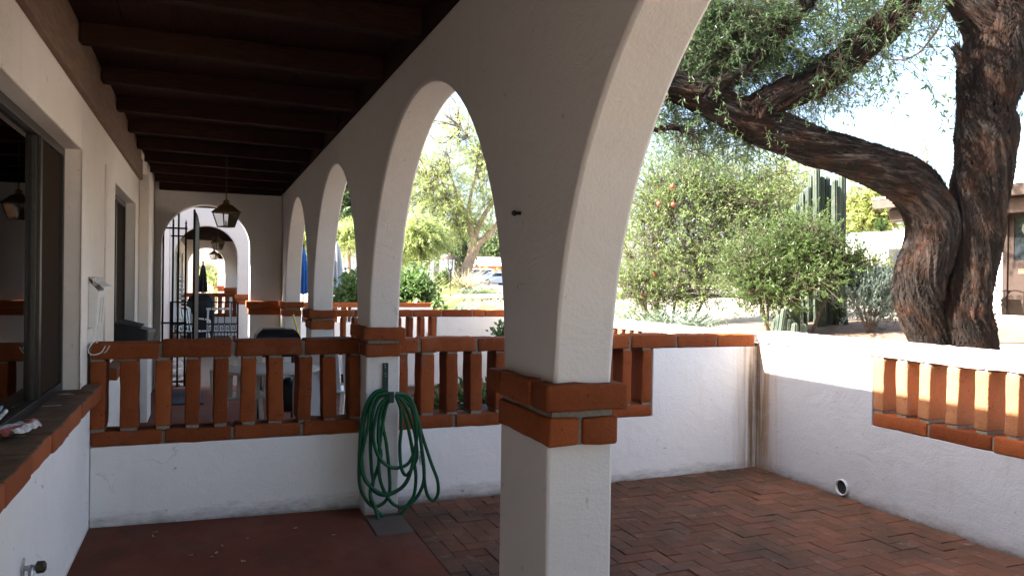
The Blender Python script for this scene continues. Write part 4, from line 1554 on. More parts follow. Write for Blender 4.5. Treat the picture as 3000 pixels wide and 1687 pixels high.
# fire bowl
p = onZ(858, 984, -.02)
root = empty('fire_bowl', p, 'low black iron fire bowl on the next patio floor', 'fire bowl')
m = MB(); m.lathe([(.05, .14), (.18, .17), (.235, .26), (.245, .26), (.19, .16), (.05, .125)], p, 26); m.build('bowl', MT['black'], root, smooth=True, angle=50)
for k in range(3):
    a = k * 2.1; m = MB(); m.bar(p + (.15 * math.cos(a), .15 * math.sin(a), .16), p + (.19 * math.cos(a), .19 * math.sin(a), 0), .025); m.build('leg', MT['black'], root)
m = MB(); m.tube([p + (.17 * math.cos(t), .17 * math.sin(t), .03) for t in np.linspace(0, 2 * math.pi, 25)], .012, 6, cap=False); m.build('base_ring', MT['black'], root, smooth=True)


# pots in the next patio
def pot(p, r, h, mat, label, leafy=None, stand=0, cat='pot', seed=0, name='plant_pot'):
    root = empty(name, p, label, cat)
    p = np.asarray(p, float) + (0, 0, stand)
    m = MB(); m.lathe([(r * .62, 0), (r * .70, .02), (r * .95, h * .86), (r * 1.06, h * .86), (r * 1.08, h), (r * .95, h), (r * .9, h * .9), (.01, h * .9)], p, 22)
    m.build('pot', mat, root, smooth=True, angle=35)
    if stand:
        for k in range(3):
            a = k * 2.1 + .4; m = MB(); m.bar(p + (r * .5 * math.cos(a), r * .5 * math.sin(a), 0), p + (r * 1.0 * math.cos(a), r * 1.0 * math.sin(a), -stand), .022); m.build('stand_leg', MT['iron'], root)
    if leafy:
        n, L, W_, spread, matl = leafy
        rr = np.random.default_rng(seed)
        d = rr.normal(0, 1, (n, 3)); d[:, 2] = abs(d[:, 2]) + .25; d /= np.linalg.norm(d, axis=1)[:, None]
        b = p + (0, 0, h * .95) + d * rr.uniform(.0, spread, (n, 1))
        m = MB()
        for k in range(7):
            e = p + (0, 0, h * .9) + d[k] * spread; m.tube(cr([p + (0, 0, h * .88), p + (0, 0, h * .9) + d[k] * spread * .5 + (0, 0, .02), e], .03), .006, 6)
        m.build('stems', MT['twig'], root, smooth=True)
        leaf_mesh('leaves', b, d + rr.normal(0, .5, (n, 3)), rr.normal(0, 1, (n, 3)), rr.uniform(.6, 1.2, n) * L, rr.uniform(.7, 1.2, n) * W_, matl, root, .15)
    return root


p = onY(1253, 850, 7.2)
pot((p[0] + .05, 7.2, -.01), .12, .20, MT['white'], 'white planter with a jade plant on a tall iron stand beside the front pier', (170, .055, .034, .16, MT['lf_citrus']), p[2] - .19, 'potted plant', 4)
p = onZ(1042, 1052, -.03)
pot((p[0], 6.4, -.03), .17, .46, MT['black'], 'black glazed pot seen between the balusters right of the hose', (220, .11, .03, .25, MT['lf_bush']), 0, 'potted plant', 9)
p = onY(1101, 960, 6.5)
pot((p[0], 6.5, -.03), .16, .42, MT['rack'], 'dark green glazed pot seen through the second baluster gap right of the hose', (160, .10, .03, .22, MT['lf_bush']), 0, 'potted plant', 10)
p = onY(1222, 960, 6.3)
pot((p[0], 6.3, -.025), .15, .50, MT['papblue'], 'pale blue planter glimpsed between the balusters next to the front pier', (120, .09, .03, .2, MT['lf_citrus']), 0, 'potted plant', 11)
p = onY(426, 840, 17.3)
pot((p[0], 17.3, -.03), .17, .40, MT['terra'], 'terracotta pot on the far porch beside the low gate', (90, .16, .03, .2, MT['lf_bush']), 0, 'potted plant', 12)

# covered grill in the far porch
xa2, xb2 = float(onY(468, 750, 18.6)[0]), float(onY(541, 750, 18.6)[0])
zt4 = float(onY(500, 741, 18.6)[2])
m = MB()
K = 28
v, f = [], []
rows = [(0.02, .92), (.25, .95), (.55, 1.0), (.80, 1.0), (.93, .86), (1.0, .55)]
for t, s in rows:
    for j in range(K):
        a = 2 * math.pi * j / K
        c_, s__ = math.cos(a), math.sin(a)
        rx = abs(c_) ** .5 * np.sign(c_); ry = abs(s__) ** .5 * np.sign(s__)
        n = 1 + .05 * noise.noise(Vector((c_ * 3, s__ * 3, t * 2)))
        v.append(((xa2 + xb2) / 2 + rx * (xb2 - xa2) / 2 * s * n, 18.8 + ry * .28 * s * n, zt4 * t))
for i in range(len(rows) - 1):
    for j in range(K):
        q = (j + 1) % K
        f.append((i * K + j, i * K + q, (i + 1) * K + q, (i + 1) * K + j))
f.append(tuple(range((len(rows) - 1) * K, len(rows) * K)))
m.add(v, f)
tag(m.build('covered_grill', MT['cover'], smooth=True, angle=60), 'bulky grill under a black cloth cover on the far porch', 'covered grill')
p = onY(552, 775, 18.2)
root = empty('side_table', (p[0], 18.2, 0), 'small white table beside the covered grill on the far porch', 'table')
m = MB(); m.box(p[0] - .27, p[0] + .27, 17.95, 18.45, p[2] - .03, p[2]); m.build('tabletop', MT['whitep'], root, bevel=.01)
for sx in (-1, 1):
    for sy in (-1, 1):
        m = MB(); m.bar((p[0] + sx * .23, 18.2 + sy * .2, p[2] - .03), (p[0] + sx * .25, 18.2 + sy * .22, -.02), .04); m.build('leg', MT['whitep'], root)

# hanging shells, plaque, far umbrella
p = onX(458, 690, -.56)
root = empty('shell_string', p, 'string of white and black shells hanging on the far house wall', 'ornament')
p = onY(458, 690, 17.6)
m = MB(); m.tube([p, p - (0, 0, .62)], .004, 6); m.build('cord', MT['black'], root)
m = MB()
for k in range(7): m.ball(p - (0, 0, .05 + k * .09), .045 + .012 * (k % 2), 7, 0, .55)
m.build('shells', MT['whitep'], root, smooth=True)
c = onX(595.5, 657, AX - .01)
m = MB(); m.lathe([(.01, 0), (.2, .0), (.2, .02), (.01, .03)], (0, 0, 0), 24)
m.v = [(AX - .003 - z, c[1] + x, c[2] + y) for x, y, z in m.v]
tag(m.build('wall_plaque', MT['black'], smooth=True, angle=40), 'round black plaque on the inner face of the far arcade', 'plaque')


def umbrella(px, ytop, ybot, Y, rpx, mat, label, n=16, base=-.03):
    t0, b0 = onY(px, ytop, Y), onY(px, ybot, Y)
    d = Y * .93
    root = empty('closed_umbrella', (t0[0], Y, base), label, 'umbrella')
    m = MB(); m.tube([(t0[0], Y, base), (t0[0], Y, t0[2] + .03)], .02, 8); m.ball((t0[0], Y, t0[2] + .05), .03, 6); m.build('pole', MT['rack'], root, smooth=True)
    m = MB(); m.lathe([(.24, 0), (.24, .04), (.05, .07), (.04, .25), (.024, .25)], (t0[0], Y, base), 20); m.build('base', MT['rock'], root, smooth=True, angle=40)
    R0 = rpx * d / FPX
    zz = np.linspace(t0[2], b0[2], 16)
    prof = np.interp(np.linspace(0, 1, 16), [0, .05, .18, .22, .6, 1], [.12, .35, .62, .58, .82, 1.0]) * R0
    m = MB(); K = n * 4
    v, f = [], []
    for i in range(16):
        for j in range(K):
            a = 2 * math.pi * j / K
            fold = 1 + (.28 * math.cos(n * a * .5) + .10 * math.cos(n * a + 1)) * min(1, i / 5)
            v.append((t0[0] + prof[i] * fold * math.cos(a), Y + prof[i] * fold * math.sin(a), zz[i] + (.03 * math.cos(n * a * .5) if i == 15 else 0)))
    for i in range(15):
        for j in range(K):
            q = (j + 1) % K
            f.append((i * K + j, i * K + q, (i + 1) * K + q, (i + 1) * K + j))
    m.add(v, f)
    m.build('canopy', mat, root, smooth=True, angle=60)
    return root


umbrella(846, 608, 738, 18.6, 17, MT['grey'], 'closed grey umbrella standing behind the hedge wall, seen through the second arch')
umbrella(764, 622, 738, 19.8, 11, MT['blue'], 'closed blue umbrella seen through the narrow farthest arch')
umbrella(511, 664, 735, 26.6, 9, MT['cover'], 'closed black umbrella deep in the far porch', base=-.02)
# ================================================================== vegetation helpers
def nrm(a):
    return a / (np.linalg.norm(a, axis=-1, keepdims=True) + 1e-9)


def bark_mesh(name, limbs, parent, mat, sides=48, step=.03, amp=.11, twist=1.2, seed=0, strips=0):
    """limbs: rows of x,y,z,r. Ridged, twisted, shaggy trunk surface with a 'bark' coordinate."""
    V, F, B = [], [], []
    rg = np.random.default_rng(seed)
    SV = []
    for li, L in enumerate(limbs):
        Q = cr(L, step)
        P, rad = Q[:, :3], Q[:, 3]
        k = len(P)
        n = max(8, int(sides * min(1, rad.max() / .18)))
        T = nrm(np.gradient(P, axis=0))
        u = np.array([0, 1.0, 0]); u = u - T[0] * (u @ T[0]); u /= np.linalg.norm(u)
        s = np.concatenate([[0], np.cumsum(np.linalg.norm(np.diff(P, axis=0), axis=1))])
        base = len(V)
        for i in range(k):
            u = u - T[i] * (u @ T[i]); u /= np.linalg.norm(u)
            w = np.cross(T[i], u)
            for j in range(n):
                a = 2 * math.pi * j / n
                tw = a + twist * s[i]
                c_, s_ = math.cos(tw), math.sin(tw)
                q = Vector((c_ * rad[i] * 15 + li * 9, s_ * rad[i] * 15, s[i] * 1.5 + seed))
                rd = 1 - abs(noise.noise(q)) * 2
                q2 = Vector((c_ * rad[i] * 42, s_ * rad[i] * 42 + li * 5, s[i] * 4.0 + seed))
                rd2 = 1 - abs(noise.noise(q2)) * 2
                lump = noise.noise(Vector((c_ * 1.2, s_ * 1.2, s[i] * 2.4 + li * 3)))
                rr = rad[i] * (1 + .10 * lump) + min(rad[i] * .5, amp * .20) * (rd - .4) + min(rad[i] * .2, amp * .10) * rd2
                dvec = u * math.cos(a) + w * math.sin(a)
                V.append(P[i] + dvec * rr)
                B.append((c_ * rad[i], s[i], s_ * rad[i]))
        for i in range(k - 1):
            for j in range(n):
                q = (j + 1) % n
                F.append((base + i * n + j, base + i * n + q, base + (i + 1) * n + q, base + (i + 1) * n + j))
        F.append(tuple(base + (k - 1) * n + j for j in range(n)))
        if strips:                                      # peeling strips of bark
            for _ in range(int(strips * s[-1] * rad.mean() * 6)):
                i = rg.integers(1, k - 2); a = rg.uniform(0, 2 * math.pi)
                uu = u - T[i] * (u @ T[i]); uu /= np.linalg.norm(uu); ww = np.cross(T[i], uu)
                dv = uu * math.cos(a) + ww * math.sin(a); tv = nrm(np.cross(T[i], dv))
                c0 = P[i] + dv * (rad[i] * 1.03)
                ln, wd = rg.uniform(.06, .20), rg.uniform(.004, .012)
                ax = nrm(T[i] * rg.choice([-1, 1]) + tv * rg.normal(0, .35))
                b0 = len(V)
                lift = rg.uniform(.0, .030)
                for m_ in range(4):
                    t = m_ / 3
                    cc = c0 + ax * (t - .3) * ln + dv * (lift * t * t + .004)
                    wv = nrm(np.cross(ax, dv)) * wd * (1 - .75 * t)
                    V.append(cc - wv); V.append(cc + wv)
                    bb = np.array([rg.uniform(-1, 1), s[i] + t * ln, rg.uniform(-1, 1)])
                    B.append(tuple(bb)); B.append(tuple(bb + (.01, 0, 0)))
                for m_ in range(3):
                    F.append((b0 + 2 * m_, b0 + 2 * m_ + 1, b0 + 2 * m_ + 3, b0 + 2 * m_ + 2))
    off = np.array(wloc(parent))
    me = bpy.data.meshes.new(name)
    me.from_pydata((np.array(V) - off).tolist(), [], F)
    at_ = me.attributes.new('bark', 'FLOAT_VECTOR', 'POINT')
    at_.data.foreach_set('vector', np.array(B, float).reshape(-1))
    me.materials.append(mat)
    me.polygons.foreach_set('use_smooth', [True] * len(me.polygons))
    me.update()
    o = bpy.data.objects.new(name, me)
    col.objects.link(o); o.parent = parent
    return o


def crown(root, blobs, anchors, leaf, L, W, seed=0, spray=(.3, .6), droop=.25, per=14, twig=None, twig_r=.004, sub_r=.012, subs=5, spread=1.0, jitter=.8, flat=.0, rise=0.0, tname='branches', lname='crown'):
    """blobs: (centre, (rx, ry, rz), number of sprays). Sub-branches run from the nearest anchor into the
    blob; leafy sprays leave them; every leaf is one blade."""
    rg = np.random.default_rng(seed)
    A = np.asarray(anchors, float)[:, :3]
    S0, SD_, SL = [], [], []
    mb_ = MB()
    for (c, r, n) in blobs:
        c = np.asarray(c, float); r = np.broadcast_to(np.asarray(r, float), (3,))
        k = max(2, int(subs))
        per_sub = max(1, n // k)
        for _ in range(k):
            d = nrm(rg.normal(0, 1, 3)); e = c + d * r * rg.uniform(.45, 1.0)
            a = A[np.argmin(np.linalg.norm(A - (c * .5 + e * .5), axis=1))]
            mid = (a + e) / 2 + rg.normal(0, .12, 3) * np.linalg.norm(e - a)
            path = cr([a, mid, e], n=7)
            if twig is not None and np.linalg.norm(e - a) > .05:
                mb_.tube(path, np.linspace(sub_r, twig_r, len(path)), 5)
            t = rg.uniform(.30, 1.0, per_sub)
            idx = (t * (len(path) - 1)).astype(int).clip(0, len(path) - 2)
            fr = (t * (len(path) - 1) - idx)[:, None]
            p = path[idx] * (1 - fr) + path[idx + 1] * fr
            off = rg.normal(0, 1, (per_sub, 3)) * r * .34 * spread
            q = p + off
            sd = nrm(nrm(off) * .7 + nrm(q - c) * .5 + rg.normal(0, .45, (per_sub, 3)) + np.array([0, 0, rise]))
            S0.append(q); SD_.append(sd); SL.append(rg.uniform(spray[0], spray[1], per_sub))
            if twig is not None:
                for i in range(per_sub):
                    e2 = q[i] + sd[i] * SL[-1][i] + np.array([0, 0, -droop * SL[-1][i]])
                    mb_.tube([p[i], q[i] * .6 + p[i] * .4 + np.array([0, 0, .01]), q[i], e2], [twig_r * 1.2, twig_r, twig_r * .8, twig_r * .4], 4, cap=False)
    S0, SD_, SL = np.vstack(S0), np.vstack(SD_), np.concatenate(SL)
    n = len(S0)
    t = rg.uniform(.05, 1.0, (n, per))
    P = S0[:, None] + SD_[:, None] * (SL[:, None] * t)[..., None]
    P[..., 2] -= droop * SL[:, None] * t * t
    D = SD_[:, None] * .6 + rg.normal(0, jitter, (n, per, 3))
    D[..., 2] -= droop * .9
    D[..., 2] *= (1 - flat)
    D[..., 2] += rise * .5
    Nn = rg.normal(0, 1, (n, per, 3)); Nn[..., 2] += .6
    P, D, Nn = P.reshape(-1, 3), D.reshape(-1, 3), Nn.reshape(-1, 3)
    m = len(P)
    if twig is not None and len(mb_.v): mb_.build(tname, twig, root, smooth=True, angle=180)
    return leaf_mesh(lname, P, nrm(D), Nn, L * rg.uniform(.6, 1.25, m), W * rg.uniform(.7, 1.25, m), leaf, root, .12)


def px_limb(rows, d=None):
    """rows of (px, py, radius in px[, depth]) -> x, y, z, r"""
    out = []
    for r in rows:
        dd = r[3] if len(r) > 3 else d
        p = at(r[0], r[1], dd)
        out.append((*p, r[2] * dd / FPX))
    return np.array(out)


def px_blob(px, py, rx, ry, d, n, rd=None):
    c = at(px, py, d)
    a, b = rx * d / FPX, ry * d / FPX
    return (c, (a, rd if rd else a, b), n)


# ================================================================== the big shaggy tree
TD = 7.6
base = at(2400, 900, TD)
root = empty('shade_tree', (base[0], base[1], float(gz(base[0]))), 'big old shade tree with shaggy bark and a long limb over the patio wall', 'tree')
limbs = [
    px_limb([(2368, 1060, 60), (2358, 950, 50), (2342, 862, 40), (2322, 800, 46), (2310, 750, 53), (2313, 700, 56), (2330, 650, 56), (2342, 600, 54), (2340, 540, 55), (2302, 472, 55), (2235, 430, 49), (2150, 399, 43), (2060, 372, 43), (1980, 341, 42), (1910, 313, 44), (1850, 284, 38), (1780, 250, 34), (1700, 218, 31), (1620, 190, 28), (1540, 150, 25), (1420, 40, 22), (1290, -130, 18), (1180, -330, 12)], TD),
    px_limb([(2446, 1060, 84), (2440, 950, 74), (2428, 862, 66), (2418, 800, 64), (2424, 740, 56), (2444, 650, 54), (2456, 560, 58), (2464, 480, 60), (2476, 400, 60), (2482, 330, 65), (2478, 280, 58), (2492, 210, 70), (2512, 130, 74), (2540, 60, 76), (2560, -60, 80), (2580, -240, 72), (2570, -420, 60)], TD),
    px_limb([(2505, 130, 50), (2480, 60, 50), (2440, 0, 46), (2390, -80, 42), (2300, -220, 38), (2200, -360, 30)], TD),
    px_limb([(1890, 300, 34), (1925, 262, 34), (1985, 234, 33), (2050, 212, 33), (2110, 168, 32), (2170, 116, 32), (2235, 62, 33), (2278, 2, 31), (2296, -80, 30), (2260, -240, 26), (2180, -400, 20)], TD - .05),
    px_limb([(1772, 246, 20), (1800, 216, 15), (1850, 192, 14), (1912, 138, 13), (1965, 84, 13.5), (2020, 22, 14), (2050, -60, 13), (2060, -200, 10)], TD - .1),
    px_limb([(2430, 188, 12), (2420, 160, 9), (2412, 138, 8), (2402, 116, 4)], TD - .2),
    px_limb([(1690, 222, 9), (1645, 262, 7), (1618, 306, 5.5), (1650, 326, 5), (1695, 322, 4), (1745, 336, 2.5)], TD),
]
bark_mesh('trunk', limbs, root, MT['bark'], sides=110, step=.018, amp=.19, seed=3, strips=2600)
anch = np.vstack([cr(L, .15) for L in limbs[0:1]])[30:58]
anch2 = np.vstack([anch] + [cr(L, .15) for L in limbs[3:5]] + [cr(limbs[6], .15)])
blobs = [px_blob(*b) for b in (
    (1760, 30, 90, 70, 8.6, 330), (1715, 120, 60, 70, 8.5, 220), (1790, 60, 120, 85, 8.15, 546), (1745, 150, 75, 80, 8.05, 357), (1850, 150, 90, 60, 8.55, 285), (1890, 40, 90, 60, 7.90, 136), (1800, 0, 120, 60, 7.90, 149), (1720, 90, 60, 80, 8.55, 189),
    (1960, 185, 95, 70, 8.00, 190), (2040, 175, 70, 55, 8.00, 95), (2090, 70, 80, 50, 7.95, 74), (2000, 40, 70, 45, 8.20, 70), (2170, 40, 60, 50, 7.40, 34), (2150, 130, 60, 55, 7.95, 47), (2085, 130, 50, 45, 7.20, 34),
    (1700, 320, 70, 45, 8.30, 129), (1790, 330, 90, 45, 8.40, 141), (1900, 360, 60, 40, 8.20, 70), (1680, 270, 40, 40, 7.90, 47), (1960, 300, 60, 40, 8.00, 27), (2040, 290, 60, 35, 7.80, 23),
    (2130, 225, 55, 40, 7.30, 20), (2270, 70, 80, 42, 7.30, 35), (2340, 55, 50, 35, 7.40, 12), (2180, 185, 40, 40, 7.40, 12), (2240, 15, 50, 30, 7.20, 16), (1840, 385, 70, 30, 8.60, 40), (2060, 262, 50, 30, 7.60, 14))]
crown(root, blobs, anch2, MT['lf_sumac'], .058, .0100, seed=5, spray=(.16, .40), droop=.40, per=22, twig=MT['twig'], twig_r=.0024, sub_r=.0065, subs=7, spread=1.0, jitter=.55)
# the part of the crown above the picture, which shades the yard
up = np.vstack([cr(L, .3) for L in limbs[1:5]])
blobs2 = [(at(px, py, d), (1.5, 1.5, .9), n) for px, py, d, n in (
    (1900, -200, 7.5, 60), (2150, -250, 8.0, 70), (2400, -260, 8.2, 70), (2650, -200, 8.3, 70), (1700, -330, 8.0, 60), (2000, -480, 8.4, 70), (2300, -520, 8.6, 80), (2600, -520, 8.8, 80), (2850, -350, 8.6, 60), (2450, -800, 8.8, 60), (2150, -780, 8.8, 60), (2750, -720, 9.0, 60), (2900, -60, 8.8, 50))]
crown(root, [((2.6, 6.4, 5.0), (1.2, 1.2, .6), 25), ((3.7, 6.0, 5.4), (1.1, 1.2, .6), 80), ((4.3, 6.8, 5.7), (1.1, 1.1, .6), 140), ((3.1, 5.2, 5.7), (1.0, 1.0, .5), 50)], cr(limbs[0], .15)[50:], MT['lf_sumac'], .075, .016, seed=8, spray=(.2, .5), droop=.3, per=20, twig=MT['twig'], twig_r=.003, sub_r=.009, subs=5, tname='roof_side_branches', lname='roof_side_crown')
crown(root, [((8.2, 10.4, 7.4), (1.5, 1.5, 1.0), 420), ((9.4, 10.0, 8.0), (1.4, 1.4, 1.0), 380), ((7.4, 9.0, 7.0), (1.3, 1.3, .9), 300), ((9.0, 8.4, 8.2), (1.4, 1.4, 1.0), 340), ((9.6, 10.6, 6.9), (1.2, 1.2, .7), 240), ((8.6, 11.6, 7.2), (1.2, 1.2, .8), 220)], up, MT['lf_sumac'], .10, .030, seed=9, spray=(.3, .6), droop=.3, per=20, twig=MT['twig'], twig_r=.004, sub_r=.02, subs=5, tname='far_side_branches', lname='far_side_crown')
crown(root, blobs2, up, MT['lf_sumac'], .085, .019, seed=6, spray=(.4, .8), droop=.35, per=30, twig=MT['twig'], twig_r=.004, sub_r=.03, subs=5, tname='upper_branches', lname='upper_crown', jitter=.6)


# ================================================================== shrubs, cacti and trees of the garden
def shrub(name, label, cat, foot, stems, blobs, leaf, L, W, seed, group=None, **kw):
    x, y = foot
    root = empty(name, (x, y, float(gz(x)) if x > 4.4 else 0), label, cat, group)
    mb_ = MB()
    A = []
    for S in stems:
        Q = cr(S, .12)
        A.append(Q)
        mb_.tube(Q[:, :3], Q[:, 3], 7)
    mb_.build(kw.pop('sname', 'stems'), kw.pop('smat', MT['twig']), root, smooth=True, angle=180)
    crown(root, blobs, np.vstack(A), leaf, L, W, seed, **kw)
    return root


def feet(px, d, fpx=None):
    p = at(px, 760, d)
    return p[0], p[1], float(gz(p[0])) if p[0] > 4.4 else -.02


# pomegranate
d = 16.5
x, y, z = feet(1700, d)
st = []
for (p0, pts) in ((1625, [(1625, 700), (1620, 560)]), (1655, [(1660, 680), (1690, 520)]), (1690, [(1710, 690), (1740, 500)]), (1720, [(1745, 690), (1830, 540)]), (1745, [(1800, 700), (1900, 600)]), (1640, [(1600, 720), (1580, 640)])):
    q = at(p0, 800, d); q[2] = float(gz(q[0]))
    st.append([(*q, .035)] + [(*at(a, b, d + rng.normal(0, .4)), .022 - .008 * i) for i, (a, b) in enumerate(pts)])
blobs = [px_blob(*b) for b in ((1680, 430, 70, 45, 16.8, 90), (1820, 395, 70, 30, 17.4, 70), (1930, 420, 50, 40, 17.6, 60), (1730, 385, 40, 26, 17.2, 34), (1990, 560, 40, 70, 17.2, 70), (1700, 520, 110, 110, 16.6, 403), (1820, 480, 110, 85, 17.0, 367), (1900, 560, 95, 95, 17.2, 318), (1630, 640, 75, 105, 16.2, 306), (1740, 650, 105, 100, 16.6, 367), (1890, 450, 85, 55, 17.4, 207), (1640, 530, 70, 70, 16.4, 183), (1590, 730, 45, 50, 16.0, 109), (1760, 410, 90, 40, 17.2, 146), (1960, 490, 50, 60, 17.5, 97), (1690, 740, 60, 40, 16.0, 97), (1640, 760, 70, 36, 15.8, 81), (1770, 740, 60, 36, 15.8, 66), (1870, 640, 70, 70, 15.6, 118), (1850, 690, 70, 60, 16.4, 133))]
root = shrub('pomegranate_bush', 'tall loose pomegranate bush with small red fruit beyond the patio wall', 'bush', (x, y), st, blobs, MT['lf_pom'], .085, .025, 11, spray=(.25, .85), droop=.05, per=13, twig=MT['twig'], twig_r=.005, sub_r=.014, subs=7, rise=.35, spread=1.12, jitter=.7)
for (a, b, r_) in ((1691, 470, 9), (1657, 513, 8), (1694, 515, 8.5), (1700, 676, 6), (1647, 692, 6), (1616, 742, 7)):
    p = at(a, b, 15.7); R0 = r_ * .72 * 15.7 / FPX
    m = MB(); m.lathe([(R0 * .1, -R0), (R0 * .6, -R0 * .8), (R0, 0), (R0 * .75, R0 * .7), (R0 * .25, R0 * .95), (R0 * .2, R0 * 1.2), (R0 * .32, R0 * 1.4), (R0 * .1, R0 * 1.2)], p, 14)
    m.build('fruit', MT['fruit'], root, smooth=True)

# unseen tree added behind the viewer: it takes the southern sky off the near pier
root = empty('shade_tree', (5.6, -4.2, .45), 'unseen bushy tree added behind the viewer to dim the near pier', 'tree')
m = MB(); Lb = cr([(5.6, -4.2, .3, .22), (5.4, -4.0, 2.0, .18), (5.0, -3.9, 3.6, .12), (4.4, -3.8, 5.0, .06)], .2); m.tube(Lb[:, :3], Lb[:, 3], 10); m.build('trunk', MT['palebark'], root, smooth=True, angle=180)
crown(root, [((4.6, -4.0, 4.2), (2.2, 1.3, 1.3), 420), ((3.2, -4.2, 3.4), (1.6, 1.2, 1.2), 300), ((6.2, -4.0, 4.0), (1.8, 1.3, 1.4), 300), ((4.6, -4.2, 6.0), (2.4, 1.5, 1.3), 320), ((2.2, -4.6, 5.0), (1.6, 1.2, 1.2), 220), ((5.2, -3.6, 2.4), (1.6, 1.0, .8), 220)], Lb, MT['lf_dark'], .16, .08, seed=77, spray=(.3, .7), droop=.2, per=18, twig=MT['twig'], twig_r=.006, sub_r=.03)

# round dark shrub
d = 12.6
x, y, z = feet(1990, d)
st = []
for (p0, pts) in ((1930, [(1932, 770), (1945, 700)]), (1936, [(1910, 745), (1880, 700)]), (1940, [(1980, 740), (2010, 660)]), (2040, [(2075, 760), (2120, 700)])):
    q = at(p0, 830, d); q[2] = float(gz(q[0]))
    st.append([(*q, .030)] + [(*at(a, b, d), .022 - .006 * i) for i, (a, b) in enumerate(pts)])
blobs = [px_blob(*b) for b in ((1860, 690, 55, 60, 13.2, 150), (1880, 620, 50, 50, 13.4, 110), (2010, 630, 95, 70, 12.6, 540), (1920, 680, 80, 80, 12.6, 432), (2060, 660, 85, 80, 12.4, 504), (2115, 660, 55, 60, 12.3, 252), (1970, 720, 90, 55, 12.3, 342), (2010, 715, 60, 36, 12.2, 110), (1890, 730, 45, 40, 12.5, 144), (2030, 580, 70, 35, 12.8, 216))]
shrub('round_shrub', 'rounded darker green shrub on thin bent stems in front of the cactus columns', 'shrub', (x, y), st, blobs, MT['lf_bush'], .062, .019, 12, spray=(.14, .36), droop=.0, per=15, twig=MT['twig'], twig_r=.004, sub_r=.010, subs=6, rise=.25, jitter=.7)

# slim shrub standing between them and the sunny gap
d = 20
x, y, z = feet(1960, d)
q = at(1950, 790, d); q[2] = float(gz(q[0]))
shrub('back_shrub', 'lighter leafy shrub rising behind the rounded dark shrub', 'shrub', (x, y), [[(*q, .05), (*at(1950, 640, d), .03), (*at(1965, 500, d), .015)]],
      [px_blob(*b) for b in ((1975, 450, 55, 50, 20, 130), (1950, 560, 70, 80, 20, 180), (2000, 520, 40, 70, 20, 100), (2060, 445, 60, 22, 21, 60))], MT['lf_lime'], .10, .030, 14, spray=(.3, .6), droop=.1, per=12, twig=MT['twig'], twig_r=.005, subs=5)


# cactus columns
def cactus(name, foot_px, d, cols, label):
    x, y, z = feet(foot_px, d)
    root = empty(name, (x, y, z), label, 'cactus')
    for (px, top, r_, lean) in cols:
        dd = d + rng.normal(0, .22)
        t = at(px, top, dd)
        bx, by = at(px - lean, 830, dd)[:2]
        g = float(gz(bx)) - .03
        R0 = r_ * dd / FPX
        n = 10
        zz = np.linspace(0, 1, n)
        pts = [(bx + (t[0] - bx) * k ** 1.5, by + (t[1] - by) * k, g + (t[2] - R0 * .9 - g) * k) for k in zz]
        rad = [R0 * (.85 if k < .05 else 1) * (1 + .05 * math.sin(9 * k + px)) for k in zz]
        for e in (.3, .6, .85, .98): pts.append((pts[n - 1][0], pts[n - 1][1], pts[n - 1][2] + R0 * e)); rad.append(R0 * math.sqrt(max(.02, 1 - e * e)))
        m = MB(); ribs = 8
        m.tube(pts, rad, ribs * 4, rfun=lambda i, j, a: 1 + .16 * math.cos(ribs * a))
        m.build('column', MT['cactus'], root, smooth=True, angle=180)
    return root


cactus('column_cactus', 2060, 14.5, [(2003, 514, 7, 2), (2021, 484, 9, 0), (2041, 441, 7, 3), (2054, 424, 7.5, -1), (2067, 445, 7, 0), (2079, 445, 7.5, 2), (2091, 466, 6, -2), (2100, 452, 7, 1), (2118, 440, 9, 4), (2034, 470, 6, 0), (2072, 470, 6, 4), (2109, 470, 6, 0)],
       'clump of tall ribbed grey green column cacti rising behind the dark shrub')
cactus('column_cactus', 2075, 13.4, [(1992, 760, 9, 8), (2004, 740, 9, 3), (2022, 772, 8, 0), (2062, 742, 10, -4), (2079, 736, 11, 0), (2093, 748, 9, 5), (2106, 738, 12, -6), (2118, 752, 8, -9), (1980, 790, 7, 6)],
       'younger low cluster of ribbed cactus arms at the foot of the tall columns')
cactus('finger_cactus', 1930, 11.5, [(1960, 790, 7, 6), (1972, 775, 6, 10), (1984, 800, 6, 5), (1950, 800, 5, 8), (2000, 812, 8, 2), (2022, 814, 7, 0)],
       'small pale spiny cactus fingers just beyond the patio wall')
for (px, top, label) in ((2110, 310, 'tall thin dead agave stalk standing above the cactus columns'), (2044, 336, 'shorter faint dead stalk left of the tall one')):
    t = at(px, top, 15.2); g = float(gz(t[0]))
    m = MB(); m.tube(cr([(t[0], t[1], g), (t[0] + .03, t[1], (g + t[2]) / 2), tuple(t)], .2), .018 if top == 310 else .010, 6)
    m.tube([tuple(t), (t[0], t[1], t[2] + .03)], .022 if top == 310 else .012, 6)
    tag(m.build('dead_stalk', MT['straw'], smooth=True), label, 'stalk')

